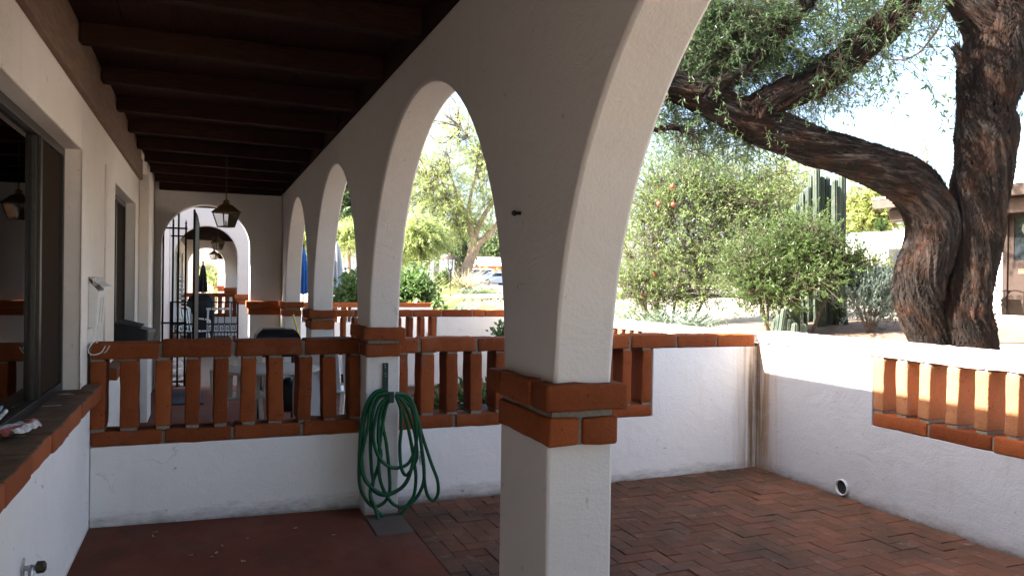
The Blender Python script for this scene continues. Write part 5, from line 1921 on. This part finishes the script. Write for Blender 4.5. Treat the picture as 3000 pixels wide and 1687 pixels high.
# succulent finger clumps at the foot of the pomegranate
def tuft(name, px, py, d, n, L, W, mat, label, cat, seed, spread=.35, up_=1.2, group=None, rad=.12):
    rg = np.random.default_rng(seed)
    p = at(px, py, d)
    p[2] = float(gz(p[0])) if p[0] > 4.45 else p[2]
    dv = rg.normal(0, 1, (n, 3)); dv[:, 2] = abs(dv[:, 2]) * .5 + up_; dv[:, :2] *= spread / .35
    dv = nrm(dv)
    b = p + np.stack([rg.normal(0, rad, n), rg.normal(0, rad, n), np.zeros(n)], 1)
    ln = L * rg.uniform(.6, 1.15, n)
    ww = W * rg.uniform(.8, 1.2, n)
    V, F = [], []
    for i in range(n):                     # curved tapering blades
        s_ = nrm(np.cross(dv[i], rg.normal(0, 1, 3)))
        bend = nrm(np.array([dv[i][0], dv[i][1], 0]) + 1e-3) * .35 - np.array([0, 0, .12])
        o = len(V)
        for k in range(5):
            t = k / 4
            c = b[i] + dv[i] * ln[i] * t + bend * ln[i] * t * t
            w_ = ww[i] * .5 * (1 - t * .96) * (.75 + .6 * math.sin(math.pi * t))
            V += [c - s_ * w_, c + s_ * w_]
        for k in range(4): F.append((o + 2 * k, o + 2 * k + 1, o + 2 * k + 3, o + 2 * k + 2))
    m = MB(); m.add(V, F)
    root = empty(name, p, label, cat, group)
    o = m.build('blades', mat, root, smooth=True, angle=180)
    return root


tuft('succulent_clump', 1655, 800, 15.2, 120, .62, .045, MT['lf_agave'], 'clump of upright pale green succulent fingers under the pomegranate bush', 'succulent', 21, .5, .9, rad=.35)
tuft('succulent_clump', 1730, 800, 15.0, 90, .55, .045, MT['lf_agave'], 'second smaller clump of pale succulent fingers, right of the first', 'succulent', 22, .5, .9, rad=.28)
tuft('grass_clump', 1575, 790, 15.5, 160, .6, .02, MT['lf_pom'], 'low grassy tuft by the left edge of the pomegranate bush', 'grass clump', 23, .5, .9, rad=.25)

# grey green shrub
d = 12.2
x, y, z = feet(2190, d)
q = at(2190, 840, d); q[2] = float(gz(q[0]))
st = [[(*q, .03), (*at(2190 + k * 28, 770, d), .012), (*at(2190 + k * 40, 735, d), .006)] for k in (-1.3, -.6, 0, .6, 1.3)]
shrub('grey_shrub', 'dense grey green clipped shrub beside the big tree trunk', 'shrub', (x, y), st,
      [px_blob(*b) for b in ((2165, 765, 38, 55, 12.2, 330), (2210, 760, 40, 55, 12.2, 340), (2190, 735, 55, 30, 12.2, 260), (2240, 780, 24, 40, 12.3, 130))], MT['lf_gray'], .052, .010, 15, spray=(.16, .32), droop=0, per=24, rise=1.5, subs=8, jitter=.35)
d = 17.5
x, y, z = feet(2190, d)
q = at(2190, 800, d); q[2] = float(gz(q[0]))
shrub('sunlit_hedge', 'pale sunlit loose hedge behind the grey green shrub', 'hedge', (x, y), [[(*q, .04), (*at(2180, 720, d), .02), (*at(2160, 660, d), .01)]],
      [px_blob(*b) for b in ((2150, 670, 50, 45, 17.5, 160), (2210, 670, 50, 35, 17.5, 130), (2255, 690, 40, 40, 17.5, 100), (2180, 720, 70, 40, 17.3, 130))], MT['lf_lime'], .085, .03, 16, spray=(.2, .45), droop=.05, per=12, twig=MT['twig'], twig_r=.005)
# soil bed
p = [at(2060, 838, 12.6), at(2330, 838, 11.0), at(2400, 815, 14), at(2120, 812, 15.5)]
m = MB()
K = 24
vs = []
cxy = np.mean([q[:2] for q in p], 0)
vs = [(cxy[0], cxy[1], float(gz(cxy[0])) + .16)]
for k in range(K):
    a = 2 * math.pi * k / K
    rr = 2.1 * (1 + .15 * math.sin(3 * a))
    X_, Y_ = cxy[0] + rr * math.cos(a), cxy[1] + rr * 1.2 * math.sin(a)
    vs.append((X_, Y_, float(gz(X_)) + .02))
m.add(vs, [(0, 1 + k, 1 + (k + 1) % K) for k in range(K)])
tag(m.build('soil_bed', MT['soil'], smooth=True), kind='structure')


# ================================================================== neighbour's house on the right
XH = 14.2
a0 = onX(2200, 508, 13.4); a1 = onX(2200, 526, 13.4)
b0 = onX(2576, 457, 13.4)
zr0, zr1 = a0[2], a1[2]
yl = a0[1]
gH = float(gz(XH)) + .10
root = empty('neighbour_house', (XH, 10, gH), 'shaded white house with brown porch eave and dark door behind the big tree', 'house')
m = MB()
yd0 = float(onX(2576 + 40, 700, XH)[1]); yd1 = float(onX(2524, 700, XH)[1])
zdt = float(onX(2540, 520, XH)[2])
yend = float(onX(2306, 600, XH)[1])
m.box(XH, XH + .25, yd1, yend, gH - .3, zr0); m.box(XH, XH + .25, 1, yd0, gH - .3, zr0); m.box(XH, XH + .25, yd0, yd1, zdt, zr0)
m.box(XH + .25, XH + 7, yend - .25, yend, gH - .3, zr0); m.box(XH + .25, XH + 7, 1, 1.25, gH - .3, zr0)
m.build('wall', MT['far'], root, weld=1e-4)
m = MB(); m.box(13.4, XH + 7.4, .5, yl, zr1 + .02, zr0 + .02); m.box(13.36, 13.45, .5, yl + .02, zr1 - .01, zr0 + .035)
m.build('roof', MT['brown'], root, bevel=.01)
m = MB(); m.box(13.34, 13.62, .5, yl + .03, zr0 + .037, zr0 + .075); m.build('roof_edge', MT['roofw'], root)
m = MB(); yb = float(onX(2243, 530, 13.75)[1]); m.box(13.65, 13.88, .6, yb, zr1 - .28, zr1 + .015); m.build('beam', MT['brown'], root, bevel=.05)
for yy in (float(onX(2298, 620, 13.75)[1]), 5.5):
    m = MB(); m.box(13.66, 13.86, yy - .10, yy + .10, gH - .3, zr1 - .282); m.build('post', MT['brown'], root, bevel=.01)
m = MB()
fy0, fy1 = yd0, yd1
m.box(XH - .03, XH + .08, fy1 - .09, fy1, gH, zdt - .09); m.box(XH - .03, XH + .08, fy0, fy0 + .09, gH, zdt - .09); m.box(XH - .03, XH + .08, fy0, fy1, zdt - .09, zdt)
dr = m.build('door', MT['door'], root)
zw0, zw1 = float(onX(2560, 655, XH)[2]), float(onX(2560, 545, XH)[2])
m = MB(); ya, yb_ = fy0 + .09, fy1 - .09
wa, wb = float(onX(2606, 600, XH)[1]), float(onX(2550, 600, XH)[1])
m.box(XH + .01, XH + .05, ya, yb_, gH, zw0); m.box(XH + .01, XH + .05, ya, yb_, zw1, zdt - .09); m.box(XH + .01, XH + .05, wb, yb_, zw0, zw1); m.box(XH + .01, XH + .05, ya, wa, zw0, zw1)
m.build('door_panel', MT['door'], dr)
m = MB(); m.box(XH + .025, XH + .035, wa, wb, zw0, zw1); m.build('window', MT['carglass'], dr)
m = MB(); zm = float(onX(2566, 682, XH)[2]); m.box(XH, XH + .012, wa + .02, wb - .1, zm - .05, zm + .05); m.build('mail_slot', MT['redwall'], dr)
m = MB(); m.box(13.45, XH, .6, yl - .4, gH - .35, gH - .002); m.build('porch_slab', MT['slabconc'], root, bevel=.01)
m = MB(); ylw = float(onX(2222, 840, 13.2)[1]); m.box(13.1, 13.3, ylw - .9, ylw, gH - .5, float(onX(2250, 829, 13.2)[2])); m.build('porch_wall', MT['far'], root)
c = onX(2566, 590, XH - .0)
p = (XH - .02, (wa + wb) / 2 - .05, (zw0 + zw1) / 2 + .15)
m = MB(); m.prism([(p[1] - .10, p[2] + .12), (p[1], p[2] + .04), (p[1] + .10, p[2] + .12), (p[1] + .12, p[2]), (p[1], p[2] - .20), (p[1] - .12, p[2])], 0, XH + .015, XH + .022)
tag(m.build('door_ornament', MT['chrome']), 'small grey heart shaped ornament hanging in the dark door window', 'ornament')

# bistro chair
cc = onX(2500, 800, 13.75)
cx, cy, cz = 13.8, float(onX(2497, 800, 13.8)[1]), gH
root = empty('bistro_chair', (cx, cy, cz), 'black wrought iron folding chair beside the dark door, half behind the trunk', 'chair')
m = MB()
for s in (-1, 1):
    m.tube([(cx - .20, cy + s * .19, cz), (cx + .20, cy + s * .19, cz + .46), ], .011, 6)
    m.tube(cr([(cx + .22, cy + s * .17, cz), (cx - .12, cy + s * .17, cz + .45), (cx - .20, cy + s * .17, cz + .70), (cx - .22, cy + s * .17, cz + .93)], .05), .011, 6)
m.build('frame', MT['iron'], root, smooth=True)
m = MB(); m.box(cx - .2, cx + .2, cy - .2, cy + .2, cz + .45, cz + .465); m.build('seat', MT['iron'], root, bevel=.004)
m = MB()
m.tube(cr([(cx - .22, cy - .17, cz + .93), (cx - .225, cy, cz + .97), (cx - .22, cy + .17, cz + .93)], .03), .010, 6)
for s in (-1, 1):
    m.tube([(cx - .215, cy + s * .085 + .06 * (1 - t / 14) * math.cos(t * .9), cz + .82 + .06 * (1 - t / 14) * math.sin(t * .9)) for t in range(13)], .007, 5)
m.tube([(cx - .19, cy - .17, cz + .68), (cx - .19, cy + .17, cz + .68)], .009, 6)
m.build('backrest', MT['iron'], root, smooth=True)

p = at(2216, 566, 16.0)
root = empty('hanging_ornament', p, 'round dark leafy ball hanging from the end of the eave beam', 'ornament')
rg = np.random.default_rng(4)
n = 420
dv = nrm(rg.normal(0, 1, (n, 3)))
leaf_mesh('ball', p + dv * .085, dv + rg.normal(0, .25, (n, 3)), rg.normal(0, 1, (n, 3)), .07, .03, MT['lf_bush'], root)
m = MB(); m.tube([p, (p[0], p[1], zr1 - .1)], .006, 5); m.build('cord', MT['iron'], root)

# ================================================================== far buildings on the right
def block(name, label, px0, px1, ytop, d, depth, mat, cat='building', d1=None, roof=None):
    """a plain building: front edge sighted at px0..px1, its real depth behind"""
    a, b = at(px0, 700, d), at(px1, 700, d1 or d)
    zt = at((px0 + px1) / 2, ytop, ((d1 or d) + d) / 2)[2]
    u = b - a; u[2] = 0; L = np.linalg.norm(u); u /= L
    v = np.array([-u[1], u[0], 0])
    if v @ CF < 0: v = -v
    g = min(float(gz(a[0])), float(gz(b[0]))) - .4 if min(a[0], b[0]) > 4.4 else -.2
    c = (a + b) / 2 + v * depth / 2
    root = empty(name, (c[0], c[1], g), label, cat)
    m = MB(); m.obox((c[0], c[1], (zt + g) / 2), u, v, (0, 0, 1), L / 2, depth / 2, (zt - g) / 2); m.build('wall', mat, root)
    if roof:
        h, ov, rm = roof
        m = MB()
        P = lambda s, t, z: tuple(np.array([c[0], c[1], 0]) + u * s + v * t + np.array([0, 0, z]))
        hl, hd = L / 2 + ov, depth / 2 + ov
        m.add([P(-hl, -hd, zt + .004), P(hl, -hd, zt + .004), P(hl, hd, zt + .004), P(-hl, hd, zt + .004), P(-hl * .9, 0, zt + h), P(hl * .9, 0, zt + h)],
              [(0, 1, 5, 4), (1, 2, 5), (2, 3, 4, 5), (3, 0, 4), (3, 2, 1, 0)])
        m.build('roof', rm, root)
    return root, a, b, u, v, zt, g


r_, a, b, u, v, zt, g = block('white_house', 'blinding white sunlit house wall between the cacti and the big tree', 2100, 2420, 582, 34, 8, MT['far'], d1=30)
m = MB()
for k in (.55, .8):
    p = a + u * np.linalg.norm((b - a) * (1, 1, 0)) * k - v * .03
    m.obox((p[0], p[1], zt - 1.2), u, v, (0, 0, 1), .5, .02, .5)
m.build('window', MT['carglass'], r_)


def far_tree(name, label, d, trunk, blobs, leaf, L, W, seed, group=None, bark=None, gpx=None, **kw):
    t0 = at(trunk[0][0][0], 720, d)
    g = float(gz(t0[0])) if t0[0] > 4.4 else 0
    root = empty(name, (t0[0], t0[1], g), label, 'tree', group)
    mb_ = MB(); A = []
    for S in trunk:
        Q = cr(px_limb(S, d), .3); A.append(Q); mb_.tube(Q[:, :3], Q[:, 3], 9)
    mb_.build('trunk', bark or MT['palebark'], root, smooth=True, angle=180)
    crown(root, [px_blob(*b[:4], b[4] if len(b) > 5 else d, b[-1]) for b in blobs], np.vstack(A), leaf, L, W, seed, **kw)
    return root


far_tree('leafy_tree', 'round pale green tree past the cacti, over the white house wall', 44, [[(2190, 720, 8), (2190, 640, 7), (2195, 560, 4)]],
         [(2190, 530, 55, 50, 170), (2150, 560, 35, 45, 100), (2235, 550, 40, 40, 100), (2180, 480, 40, 30, 80)], MT['lf_lime'], .30, .12, 31, spray=(.5, 1.1), per=14, droop=.1, twig=MT['twig'], twig_r=.015)
far_tree('sparse_tree', 'faint thin leaved tree high above the white house, almost lost in the glare', 60, [[(2330, 720, 8), (2325, 520, 6), (2330, 380, 3)]],
         [(2330, 370, 70, 60, 46), (2270, 440, 50, 50, 30), (2390, 430, 40, 60, 30), (2310, 480, 60, 30, 30)], MT['lf_palo'], .26, .035, 32, spray=(.8, 1.6), per=12, droop=.2, twig=MT['twig'], twig_r=.010, sub_r=.03)

# ================================================================== the street end, through the arches
d = 50
far_tree('palo_verde', 'airy yellow green tree with a leaning forked trunk, framed by the middle arch', d,
         [[(1128, 735, 17), (1150, 712, 15), (1172, 680, 15), (1184, 650, 13), (1190, 615, 11), (1186, 580, 8), (1172, 540, 6), (1150, 490, 4), (1130, 430, 3)],
          [(1180, 662, 11), (1196, 630, 9.5), (1204, 612, 9), (1222, 598, 8), (1245, 572, 7), (1270, 545, 5), (1310, 500, 3)],
          [(1191, 612, 8), (1202, 575, 7), (1216, 545, 6), (1240, 510, 4.5), (1268, 470, 3)],
          [(1188, 590, 6), (1180, 520, 4.5), (1192, 460, 3.5), (1200, 390, 2.5), (1160, 320, 1.5)],
          [(1172, 540, 5), (1130, 500, 4), (1080, 460, 2.5)]],
         [(1080, 470, 70, 70, 204), (1130, 410, 70, 80, 177), (1190, 430, 60, 80, 163), (1060, 540, 50, 50, 150), (1120, 530, 50, 40, 122), (1180, 350, 60, 60, 81), (1110, 330, 60, 50, 62), (1230, 440, 50, 80, 122), (1150, 560, 45, 30, 81), (1030, 420, 60, 70, 95), (1260, 380, 70, 80, 95), (1150, 500, 40, 30, 59), (1130, 260, 60, 40, 24), (1240, 490, 30, 40, 35)],
         MT['lf_palo'], .30, .030, 41, spray=(.7, 1.7), per=19, droop=.30, twig=MT['twig'], twig_r=.011, sub_r=.06, subs=6, jitter=.45)
far_tree('leafy_tree', 'broad street tree hidden behind the near pier', 62, [[(1390, 720, 9), (1392, 620, 7), (1388, 540, 4)]],
         [(1360, 540, 70, 60, 200), (1420, 560, 60, 60, 170), (1390, 480, 60, 50, 130)], MT['lf_dark'], .42, .15, 91, spray=(.6, 1.4), per=12, droop=.2, twig=MT['twig'], twig_r=.018)
far_tree('leafy_tree', 'lighter garden tree hidden behind the arcade, nearer than the street', 46, [[(1490, 720, 8), (1488, 640, 7), (1495, 560, 4)]],
         [(1470, 570, 60, 50, 170), (1520, 590, 50, 50, 130), (1495, 510, 50, 40, 100)], MT['lf_lime'], .30, .11, 92, spray=(.5, 1.1), per=12, droop=.15, twig=MT['twig'], twig_r=.014)
far_tree('weeping_tree', 'low spreading tree with a dark underside left of the street lamp', 38, [[(1050, 740, 9), (1048, 690, 8), (1055, 640, 6), (1070, 600, 4)]],
         [(1030, 600, 60, 40, 240), (1080, 620, 45, 35, 200), (1000, 620, 40, 40, 140), (1060, 570, 50, 35, 150)], MT['lf_palo'], .20, .036, 42, spray=(.4, .9), per=26, droop=.35, twig=MT['twig'], twig_r=.012)
far_tree('dark_tree', 'dark bluish tree behind the fork of the airy tree', 150, [[(1235, 700, 5), (1235, 640, 4), (1240, 600, 3)]],
         [(1235, 600, 36, 40, 110), (1265, 595, 40, 45, 90), (1212, 625, 22, 26, 50), (1290, 630, 40, 40, 60)], MT['lf_dark'], .95, .32, 43, spray=(1.4, 3.4), per=12, droop=.25, twig=MT['twig'], twig_r=.03)
far_tree('dark_tree', 'dark tree showing between the street lamp and the leaning trunk', 80, [[(1155, 700, 5), (1155, 640, 4), (1158, 600, 3)]],
         [(1150, 610, 28, 50, 130), (1130, 640, 20, 40, 70), (1170, 570, 25, 30, 60)], MT['lf_dark'], .55, .2, 44, spray=(.8, 1.8), per=12, droop=.2, twig=MT['twig'], twig_r=.03)
far_tree('tall_tree', 'tall dark tree seen through the second arch over the grey umbrella', 48, [[(862, 720, 7), (865, 600, 6), (868, 500, 3)]],
         [(865, 500, 45, 55, 200), (830, 520, 40, 50, 130), (900, 480, 45, 60, 150), (870, 420, 50, 40, 100)], MT['lf_dark'], .36, .12, 45, spray=(.5, 1.2), per=13, droop=.15, twig=MT['twig'], twig_r=.015)
far_tree('willow_tree', 'bright drooping tree below the tall dark one, behind the grey umbrella', 40, [[(880, 720, 5), (878, 640, 4), (878, 580, 3)]],
         [(880, 585, 40, 22, 160), (850, 595, 25, 20, 60), (905, 590, 30, 25, 80)], MT['lf_palo'], .30, .05, 46, spray=(.4, .9), per=14, droop=.7, twig=MT['twig'], twig_r=.01)
far_tree('leafy_tree', 'bright green tree filling the slit of the farthest small arch', 46, [[(762, 720, 6), (762, 620, 5), (762, 560, 3)]],
         [(760, 580, 30, 45, 120), (775, 540, 30, 40, 90), (735, 560, 30, 40, 60)], MT['lf_palo'], .30, .1, 47, spray=(.4, 1), per=13, droop=.15, twig=MT['twig'], twig_r=.012)
# vine covered wall past the last arch
p = onY(540, 690, 38.0)
root = empty('ivy_tree', (p[0], 39, 0), 'sunlit leafy tree at the very end of the arched passage', 'tree')
m = MB(); m.tube([(p[0], 39, -.1), (p[0] + .1, 39, 2.0), (p[0], 39, 3.2)], [.12, .09, .05], 8); m.build('trunk', MT['palebark'], root, smooth=True)
crown(root, [((p[0] + .2, 39, 1.8), (1.0, .6, 1.0), 160), ((p[0], 39.4, 3.0), (1.2, .6, .7), 120)], [(p[0], 39, 1.5), (p[0], 39, 2.8)], MT['lf_palo'], .16, .07, 48, spray=(.2, .5), per=14)

r_, a, b, u, v, zt, g = block('white_house', 'white sunlit house wall behind the grey umbrella and the low spreading tree', 790, 1090, 607, 46, 7, MT['far'], d1=53)
r_, a, b, u, v, zt, g = block('white_house', 'narrow bluish white wall just left of the street lamp', 1106, 1124, 640, 47, 6, MT['far'])
m = MB(); m.obox((*(a - v * .02)[:2], zt - 1.1), u, v, (0, 0, 1), .30, .03, .06); m.build('eave_board', MT['brown'], r_)
r_, a, b, u, v, zt, g = block('low_house', 'long low far house with a bright white roof and reddish walls beyond the parked cars', 1193, 1420, 670, 125, 9, MT['redwall'], roof=(1.5, .9, MT['roofw']))

# street lamp
p = at(1132, 724, 35); g = float(gz(p[0]))
zt = at(1132, 636, 35)[2]
root = empty('street_lamp', (p[0], p[1], g), 'black street lamp with a conical hat, framed by the middle arch', 'street lamp')
H_ = zt - g
m = MB(); m.tube([(p[0], p[1], g - .1), (p[0], p[1], g + H_ * .62)], .05, 10); m.lathe([(.08, 0), (.08, .15), (.05, .2)], (p[0], p[1], g), 12); m.build('post', MT['black'], root, smooth=True, angle=40)
m = MB(); m.lathe([(.05, 0), (.10, .04), (.12, .14), (.09, .28), (.04, .30)], (p[0], p[1], g + H_ * .64), 14); m.build('globe', MT['lens'], root, smooth=True)
m = MB()
for k in range(4):
    a = k * math.pi / 2 + .5; m.bar((p[0] + .11 * math.cos(a), p[1] + .11 * math.sin(a), g + H_ * .62), (p[0] + .16 * math.cos(a), p[1] + .16 * math.sin(a), g + H_ * .86), .03)
m.lathe([(.10, 0), (.10, .03), (.04, .04)], (p[0], p[1], g + H_ * .61), 12)
m.build('cage', MT['black'], root)
m = MB(); m.lathe([(.42, 0), (.40, .03), (.16, .15), (.07, .21), (.035, .25), (.01, .30)], (p[0], p[1], zt - .29), 20); m.build('hat', MT['bronze'], root, smooth=True, angle=30)


# ------------------------------------------------------------------ parked cars
def car(loc, rz, paint, label, van=False):
    root = empty('parked_car', loc, label, 'car', 'cars parked along the far street')
    MB.build = local_build
    prof = [(-2.25, .38), (-2.28, .62), (-2.2, .86), (-1.5, .98), (-.75, 1.36), (.35, 1.42), (1.2, .98), (2.05, .80), (2.25, .60), (2.25, .36), (1.75, .26), (-1.8, .26)]
    glass = [(-1.42, .97), (-.70, 1.31), (.33, 1.36), (1.08, .97)]
    if van:
        prof = [(-2.3, .38), (-2.32, .8), (-2.25, 1.75), (-1.9, 1.9), (.7, 1.86), (1.4, 1.15), (2.2, .95), (2.32, .60), (2.3, .36), (1.75, .26), (-1.8, .26)]
        glass = [(-2.0, 1.2), (-1.9, 1.72), (.62, 1.72), (1.15, 1.2)]
    m = MB()
    n = len(prof)
    def off(z): return .86 if z < 1.0 else .86 - .22 * (z - 1.0) / .4 * (.5 if van else 1)
    rows = []
    for s in (-1, -.93, .93, 1):
        rows.append([(x * (1 if abs(s) < 1 else .985), s * off(z), z if abs(s) < 1 else .30 + (z - .30) * .97) for x, z in prof])
    v = [p for r in rows for p in r]
    f = []
    for i in range(3):
        for k in range(n):
            q = (k + 1) % n
            f.append((i * n + k, i * n + q, (i + 1) * n + q, (i + 1) * n + k))
    f += [tuple(range(n - 1, -1, -1)), tuple(3 * n + k for k in range(n))]
    m.add(v, f)
    m.build('body', paint, root, smooth=True, angle=25)
    for s in (-1, 1):
        m = MB()
        m.add([(x, s * (off(z) + .012), z) for x, z in glass], [(0, 1, 2, 3)])
        m.build('side_window', MT['carglass'], root)
    m = MB()
    x0_, z0_, x1_, z1_ = ((1.18, 1.0, .40, 1.40) if not van else (1.37, 1.18, .74, 1.80))
    m.add([(x0_ + .02, -.74, z0_), (x0_ + .02, .74, z0_), (x1_ + .02, .60, z1_), (x1_ + .02, -.60, z1_)], [(0, 1, 2, 3)]); m.build('windscreen', MT['carglass'], root)
    m = MB()
    x0_, z0_, x1_, z1_ = ((-1.46, 1.0, -.82, 1.34) if not van else (-2.27, 1.2, -2.24, 1.7))
    m.add([(x0_ - .02, .70, z0_), (x0_ - .02, -.70, z0_), (x1_ - .02, -.58, z1_), (x1_ - .02, .58, z1_)], [(0, 1, 2, 3)]); m.build('rear_window', MT['carglass'], root)
    for x in (-1.38, 1.40):
        for s in (-1, 1):
            m = MB(); m.tube([(x, s * .66, .32), (x, s * .875, .32)], .32, 20); w_ = m.build('wheel', MT['tyre'], root, smooth=True, angle=40)
            m = MB(); m.tube([(x, s * .86, .32), (x, s * .885, .32)], .19, 14); m.build('rim', MT['chrome'], w_, smooth=True, angle=40)
    for s in (-1, 1):
        m = MB(); m.obox((2.2, s * .62, .70), (1, 0, 0), (0, 1, 0), (0, 0, 1), .05, .17, .06); m.build('headlight', MT['lens'], root, bevel=.02)
        m = MB(); m.obox((-2.24, s * .64, .76), (1, 0, 0), (0, 1, 0), (0, 0, 1), .04, .15, .07); m.build('tail_light', MT['papred'], root, bevel=.02)
    MB.build = _old_build
    root.rotation_euler = (0, 0, rz)
    return root


def on_ground(px, d):
    p = at(px, 715, d); p[2] = float(gz(p[0])) + .01
    return p


head = math.atan2(-CF[1], -CF[0])           # pointing at the viewer
p = on_ground(1243, 84)
car(p, head - .95, MT['carw'], 'white car in front of the others on the far street')
p = on_ground(1214, 94); p[2] += .14
car(p, head - .75, MT['card'], 'dark blue car just behind the white one, left of it')
p = on_ground(1262, 100); p[2] += .35
car(p, head - .9, MT['carg'], 'silver car at the back, only its dark windows and roof showing')
p = on_ground(1197, 104); p[2] += .2
car(p, head - 1.3, MT['carw'], 'boxy white van parked behind the leaning trunk', True)

# street strips
def strip(name, d0, d1, px0, px1, mat, lift):
    m = MB()
    P = []
    for i in range(13):
        x_ = px0 + (px1 - px0) * i / 12
        for dd in (d0, d1):
            q = at(x_, 715, dd); P.append((q[0], q[1], float(gz(q[0])) + lift))
    m.add(P, [(2 * i, 2 * i + 2, 2 * i + 3, 2 * i + 1) for i in range(12)])
    return tag(m.build(name, mat, smooth=True), kind='structure')


strip('road', 31, 38, 1000, 2300, MT['road'], .10)
strip('pavement', 29.2, 30.9, 1000, 2300, MT['concrete'], .14)
strip('parking_lot', 70, 108, 1150, 1700, MT['road'], .06)

# planting by the street
x, y, z = feet(1212, 78)
far = [('clipped_hedge', 'neat bright green clipped hedge in front of the low house', 1218, 112, [(1212, 682, 20, 10, 60), (1232, 680, 22, 12, 60)], MT['lf_lime'], .22, .10),
       ('clipped_hedge', 'second clipped hedge, farther right before the low house', 1262, 114, [(1258, 682, 24, 10, 60), (1285, 684, 20, 10, 50)], MT['lf_lime'], .22, .10)]
for name, label, px, d, bl, lf, L, W_ in far:
    q = at(px, 715, d); g = float(gz(q[0]))
    shrub(name, label, 'hedge', (q[0], q[1]), [[(q[0], q[1], g, .06), (q[0], q[1], g + .6, .04), (q[0], q[1], g + 1.0, .02)]], [px_blob(*b[:4], d, b[4]) for b in bl], lf, L, W_, 51, spray=(.2, .5), per=14, droop=0)
q = at(1117, 715, 46); g = float(gz(q[0]))
shrub('dark_bush', 'round near black bush at the foot of the narrow white wall', 'bush', (q[0], q[1]), [[(q[0], q[1], g, .05), (q[0], q[1], g + .4, .03), (q[0], q[1], g + .7, .02)]],
      [px_blob(1115, 695, 15, 16, 46, 150), px_blob(1122, 703, 12, 10, 46, 60)], MT['lf_dark'], .16, .07, 52, spray=(.1, .3), per=14, droop=0)
tuft('pampas_grass', 1158, 715, 47, 420, 1.75, .05, MT['lf_dry'], 'big straw coloured grass clump between lamp and leaning trunk', 'grass clump', 53, .5, 1.3, rad=.3)
tuft('pampas_grass', 1144, 716, 48, 220, 1.3, .05, MT['lf_dry'], 'smaller dry grass clump close behind the street lamp', 'grass clump', 54, .55, 1.1, rad=.3)
for i, (px, py, d, n, L, label) in enumerate(((1222, 712, 45, 60, .95, 'spiky agave at the right of the leaning trunk'), (1208, 714, 43, 50, .7, 'smaller agave in front of the leaning trunk'),
                                              (1152, 768, 22, 70, .55, 'blue grey agave low in the middle arch, above the white wall'), (1168, 770, 21, 60, .45, 'small grey agave beside the blue grey one'))):
    tuft('agave', px, py, d, n, L, .07, MT['lf_agave'], label, 'agave', 60 + i, .9, .5, rad=.08)
for i, (px, d, n, L, mat, label) in enumerate(((1110, 24, 300, .85, 'lf_palo', 'tall sunlit yellow green plant tuft right of the hedge'), (1140, 23, 200, .60, 'lf_agave', 'spiky grey tuft left of the blue grey agave'), (1085, 27, 260, .8, 'lf_palo', 'feathery tuft behind the leafy hedge'),
                                               (1190, 26, 90, .5, 'lf_dry', 'dry pale grass at the middle of the gravel bed'), (1215, 24, 110, .45, 'lf_palo', 'low feathery plant near the front pier edge'), (1245, 27, 70, .4, 'lf_dry', 'wispy pale grass tuft close to the front pier'),
                                               (1180, 40, 130, .6, 'lf_agave', 'feathery roadside plant under the leaning trunk'), (1225, 40, 110, .5, 'lf_palo', 'feathery roadside plant below the white car'), (1120, 42, 150, .7, 'lf_palo', 'feathery roadside plant at the foot of the street lamp'))):
    p = at(px, 740, d)
    tuft('grass_tuft', px, 740, d, n, L, .035, MT[mat], label, 'plant', 70 + i, .6, .9, rad=.32)

# leafy hedge over the far planter
q = onY(1040, 740, 16.8)
z0 = zg - .15
shrub('leafy_hedge', 'glossy leafy hedge heaped over the farthest planter wall', 'hedge', (q[0], 16.7), [[(q[0] - .6, 16.8, -.1, .04), (q[0] - .5, 16.8, .8, .03), (q[0] - .4, 16.8, 1.4, .02)], [(q[0] + .2, 16.8, -.1, .04), (q[0] + .2, 16.8, .8, .03), (q[0] + .1, 16.8, 1.3, .02)]],
      [(onY(px, py, Yb), (rx, .4, rz), n) for px, py, Yb, rx, rz, n in ((1025, 715, 16.9, .32, .30, 130), (1045, 735, 16.7, .38, .22, 140), (1078, 748, 16.6, .22, .14, 60), (1005, 735, 16.8, .35, .25, 110), (1055, 700, 17.0, .18, .2, 50), (1090, 760, 16.4, .14, .10, 26))],
      MT['lf_citrus'], .15, .062, 81, spray=(.10, .26), per=7, droop=.05, twig=MT['twig'], twig_r=.006, subs=6)
q = onY(880, 740, 16.8)
shrub('leafy_hedge', 'dark leafy shrub with big leaves right of the grey umbrella', 'shrub', (q[0], 16.7), [[(q[0], 16.8, -.1, .04), (q[0], 16.8, .8, .03), (q[0], 16.8, 1.3, .02)]],
      [(onY(px, py, Yb), (rx, .35, rz), n) for px, py, Yb, rx, rz, n in ((882, 725, 16.8, .17, .22, 70), (870, 745, 16.6, .22, .10, 60), (845, 750, 16.6, .25, .06, 46), (890, 700, 17.0, .10, .12, 22), (905, 730, 16.8, .16, .2, 40))],
      MT['lf_citrus'], .13, .065, 82, spray=(.10, .26), per=8, droop=.1, twig=MT['twig'], twig_r=.006, subs=5)
q = onY(1015, 690, 20)
tuft('tall_plant', 1018, 740, 19.5, 420, 1.5, .03, MT['lf_lime'], 'tall yellow green plant rising behind the leafy hedge, next to the hose pier', 'plant', 83, .4, 1.5, rad=.3)
MT_done = True
